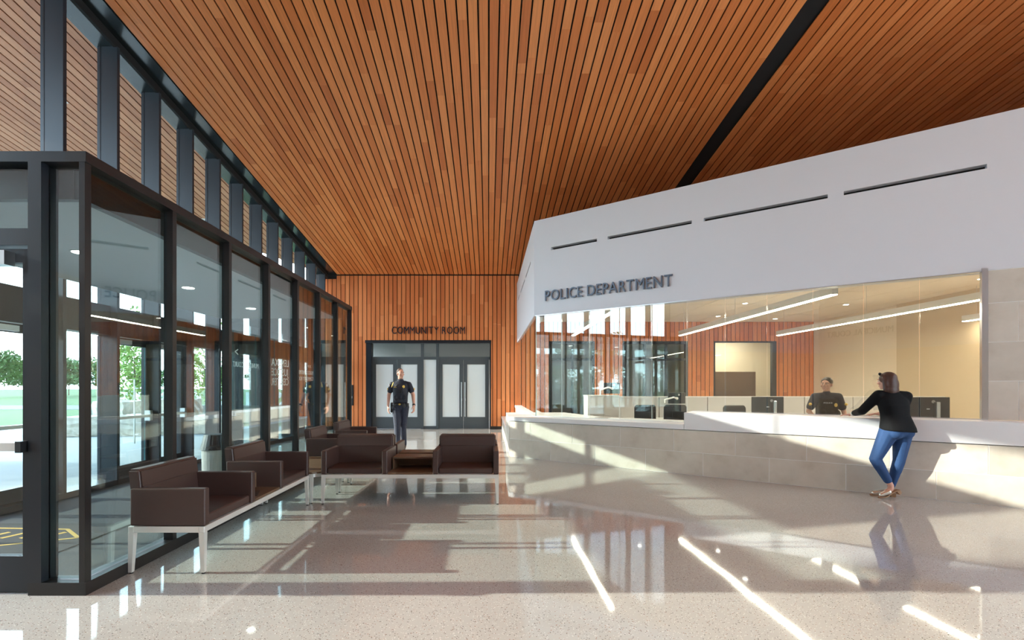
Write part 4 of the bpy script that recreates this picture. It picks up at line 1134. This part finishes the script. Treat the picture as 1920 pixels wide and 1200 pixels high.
# ================================================================== OUTSIDE
plaza = box('ground', -24, -5.93, -30, 18.6, -.25, -.02, 'concrete'); tag(plaza, kind='structure')
lawn = box('ground_lawn', -34, -24, -60, 18.6, -.3, -.05, 'grass'); tag(lawn, kind='structure')
road = box('ground_road', -42, -34, -90, 18.6, -.32, -.08, 'asphalt'); tag(road, kind='structure')
field = box('ground_field', -260, -42, -200, 300, -.34, -.06, 'grass'); tag(field, kind='structure')
lawn2 = box('ground_lawn', -42, 20, 18.6, 140, -.32, -.06, 'grass'); tag(lawn2, kind='structure')
road2 = box('ground_road', -60, -5, 33, 40, -.3, -.045, 'asphalt'); tag(road2, kind='structure')
rr = random.Random(5)
def boulder(loc, sz, label):
    bm = bmesh.new(); bmesh.ops.create_cube(bm, size=1)
    bmesh.ops.subdivide_edges(bm, edges=bm.edges[:], cuts=5, use_grid_fill=True)
    for v in bm.verts:
        n_ = Vector((rr.uniform(-1, 1), rr.uniform(-1, 1), rr.uniform(-1, 1))) * .035
        v.co = v.co * (1 - .10 * (v.co.length - .5)) + n_
        v.co = Vector((v.co.x * sz[0], v.co.y * sz[1], (v.co.z + .5) * sz[2]))
    me = bpy.data.meshes.new('limestone_block'); bm.to_mesh(me); bm.free(); me.materials.append(M('rock'))
    o = bpy.data.objects.new('limestone_block', me); o.location = loc; o.rotation_euler = (0, 0, rr.uniform(-.4, .4)); link(o)
    tag(o, label, 'rock', 'limestone blocks outside')
for q, (x, y, s) in enumerate(((-12.3, 15.1, (1.3, .9, .62)), (-12.5, 16.3, (1.2, .8, 1.05)), (-10.7, 15.4, (1.6, .9, .66)), (-10.9, 16.75, (1.5, .9, 1.1)), (-8.9, 16.0, (1.3, .8, .6)))):
    boulder((x, y, -.03), s, ['low rough limestone block outside at the left of the row', 'tall rough limestone block outside behind the left low one', 'wide low limestone block outside in front of the young tree',
                              'tall rough limestone block outside beside the young tree', 'rightmost rough limestone block outside the entrance'][q])
sg = sign('monument_letters', 'JUSTICE CENTER', 9.0, .55, .10, 'vinyl_white', (-12.0, 20.4, .72), (R(90), 0, R(180)), 'large freestanding white JUSTICE CENTER letters outside, seen from behind')
box('plinth', -4.8, 4.8, -.72, .0, -.12, .22, 'concrete', sg)
def leaf_cloud(n, rx, rz, size, rng, clumps=9):
    vs, fs = [], []
    cs = [Vector((rng.uniform(-.6, .6) * rx, rng.uniform(-.6, .6) * rx, rng.uniform(-.75, .75) * rz)) for _ in range(clumps)]
    for i in range(n):
        c = rng.choice(cs); v = Vector((rng.gauss(0, 1), rng.gauss(0, 1), rng.gauss(0, 1))); v.normalize()
        p = c + Vector((v.x * rx, v.y * rx, v.z * rz)) * .45 * rng.random() ** .4
        a = Vector((rng.uniform(-1, 1), rng.uniform(-1, 1), rng.uniform(-1, 1))).normalized(); b = a.orthogonal().normalized(); s = size * rng.uniform(.6, 1.3)
        k = len(vs); vs += [p - a * s, p + b * s * .5, p + a * s, p - b * s * .5]; fs.append((k, k + 1, k + 2, k + 3))
    me = bpy.data.meshes.new('foliage'); me.from_pydata([tuple(v) for v in vs], [], fs); return me
def tree(h, rx, n, leaf, size, seed, name):
    rng = random.Random(seed); r = empty(name)
    t = MB(); t.cyl((0, 0, 0), (.03, 0, h * .55), .02 * h * .5, .012 * h * .5, seg=8)
    for q in range(6):
        a = q * 1.1; z = h * (.35 + .07 * q); t.cyl((.02, 0, z), (rx * .6 * math.cos(a), rx * .6 * math.sin(a), z + h * .22), .006 * h, .002 * h, seg=5)
    t.build('trunk', 'bark', r)
    me = leaf_cloud(n, rx, h * .36, size, rng); me.materials.append(M(leaf))
    o = bpy.data.objects.new('foliage', me); o.location = (0, 0, h * .64); o['kind'] = 'stuff'; link(o, r); return r
t1 = tree(4.3, 1.1, 1500, 'leaf_light', .075, 1, 'young_tree'); t1.location = (-12.9, 17.6, -.02); tag(t1, 'slender young tree with yellow-green leaves outside the entrance door', 'tree')
t2 = copy_tree(t1); t2.location = (-10.3, 17.7, -.02); t2.rotation_euler = (0, 0, 2); t2.scale = (.9, .9, .95); tag(t2, 'second slender young tree outside, right of the first one', 'tree')
ft = tree(6.5, 3.0, 2600, 'leaf_far', .26, 2, 'far_tree')
ordn = ['first', 'second', 'third', 'fourth', 'fifth', 'sixth', 'seventh', 'eighth', 'ninth', 'tenth', 'eleventh', 'twelfth']
for k in range(9):
    o = ft if k == 0 else copy_tree(ft)
    y = 66 + 7 * (k % 3) + 4 * k; x = (-15 + 72 * k - CX) / F_PX * y
    o.location = (x, y, -.08); o.rotation_euler = (0, 0, rr.uniform(0, 6)); s = rr.uniform(.8, 1.15); o.scale = (s, s, s)
    tag(o, ordn[k] + ' dense green tree from the left in the distant tree line', 'tree', 'distant tree line')
nt_ = tree(6.2, 2.3, 2600, 'leaf', .16, 4, 'lawn_tree')
for k in range(6):
    o = nt_ if k == 0 else copy_tree(nt_)
    o.location = (-25.5 - 3 * rr.random(), -20 + 5.4 * k, -.06); o.rotation_euler = (0, 0, rr.uniform(0, 6)); s = rr.uniform(.85, 1.1); o.scale = (s, s, s)
    tag(o, ordn[k] + ' leafy lawn tree mirrored in the reception glass, counting from the right', 'tree', 'lawn trees beside the lobby')
for k in range(8):
    rng = random.Random(40 + k); sh = empty('shrub', (-16.5 - 2.5 * rr.random(), -13.5 + 2.9 * k, -.03))
    st = MB()
    for q in range(5): st.cyl((0, 0, 0), (.6 * math.cos(q * 1.3), .6 * math.sin(q * 1.3), 1.4), .03, .012, seg=6)
    st.build('stem', 'bark', sh)
    me = leaf_cloud(1700, 1.35, 1.15, .13, rng, 8); me.materials.append(M('leaf_far' if k % 2 else 'leaf'))
    o = bpy.data.objects.new('foliage', me); o.location = (0, 0, 1.45); o['kind'] = 'stuff'; link(o, sh)
    tag(sh, ordn[k] + ' tall bushy shrub mirrored in the reception glass, counting from the right', 'shrub', 'shrubs beside the lobby')
lp = empty('light_pole', (-19.6, 24.3, -.02))
MB().cyl((0, 0, 0), (0, 0, 5.2), .06, .045, seg=10).build('pole', 'steel', lp); MB().box(-.1, .5, -.1, .1, 5.2, 5.28).build('lamp_head', 'charcoal', lp); MB().cyl((0, 0, 0), (0, 0, .3), .16, seg=14).build('base', 'concrete', lp)
tag(lp, 'thin grey parking lot light pole outside', 'lamp post')
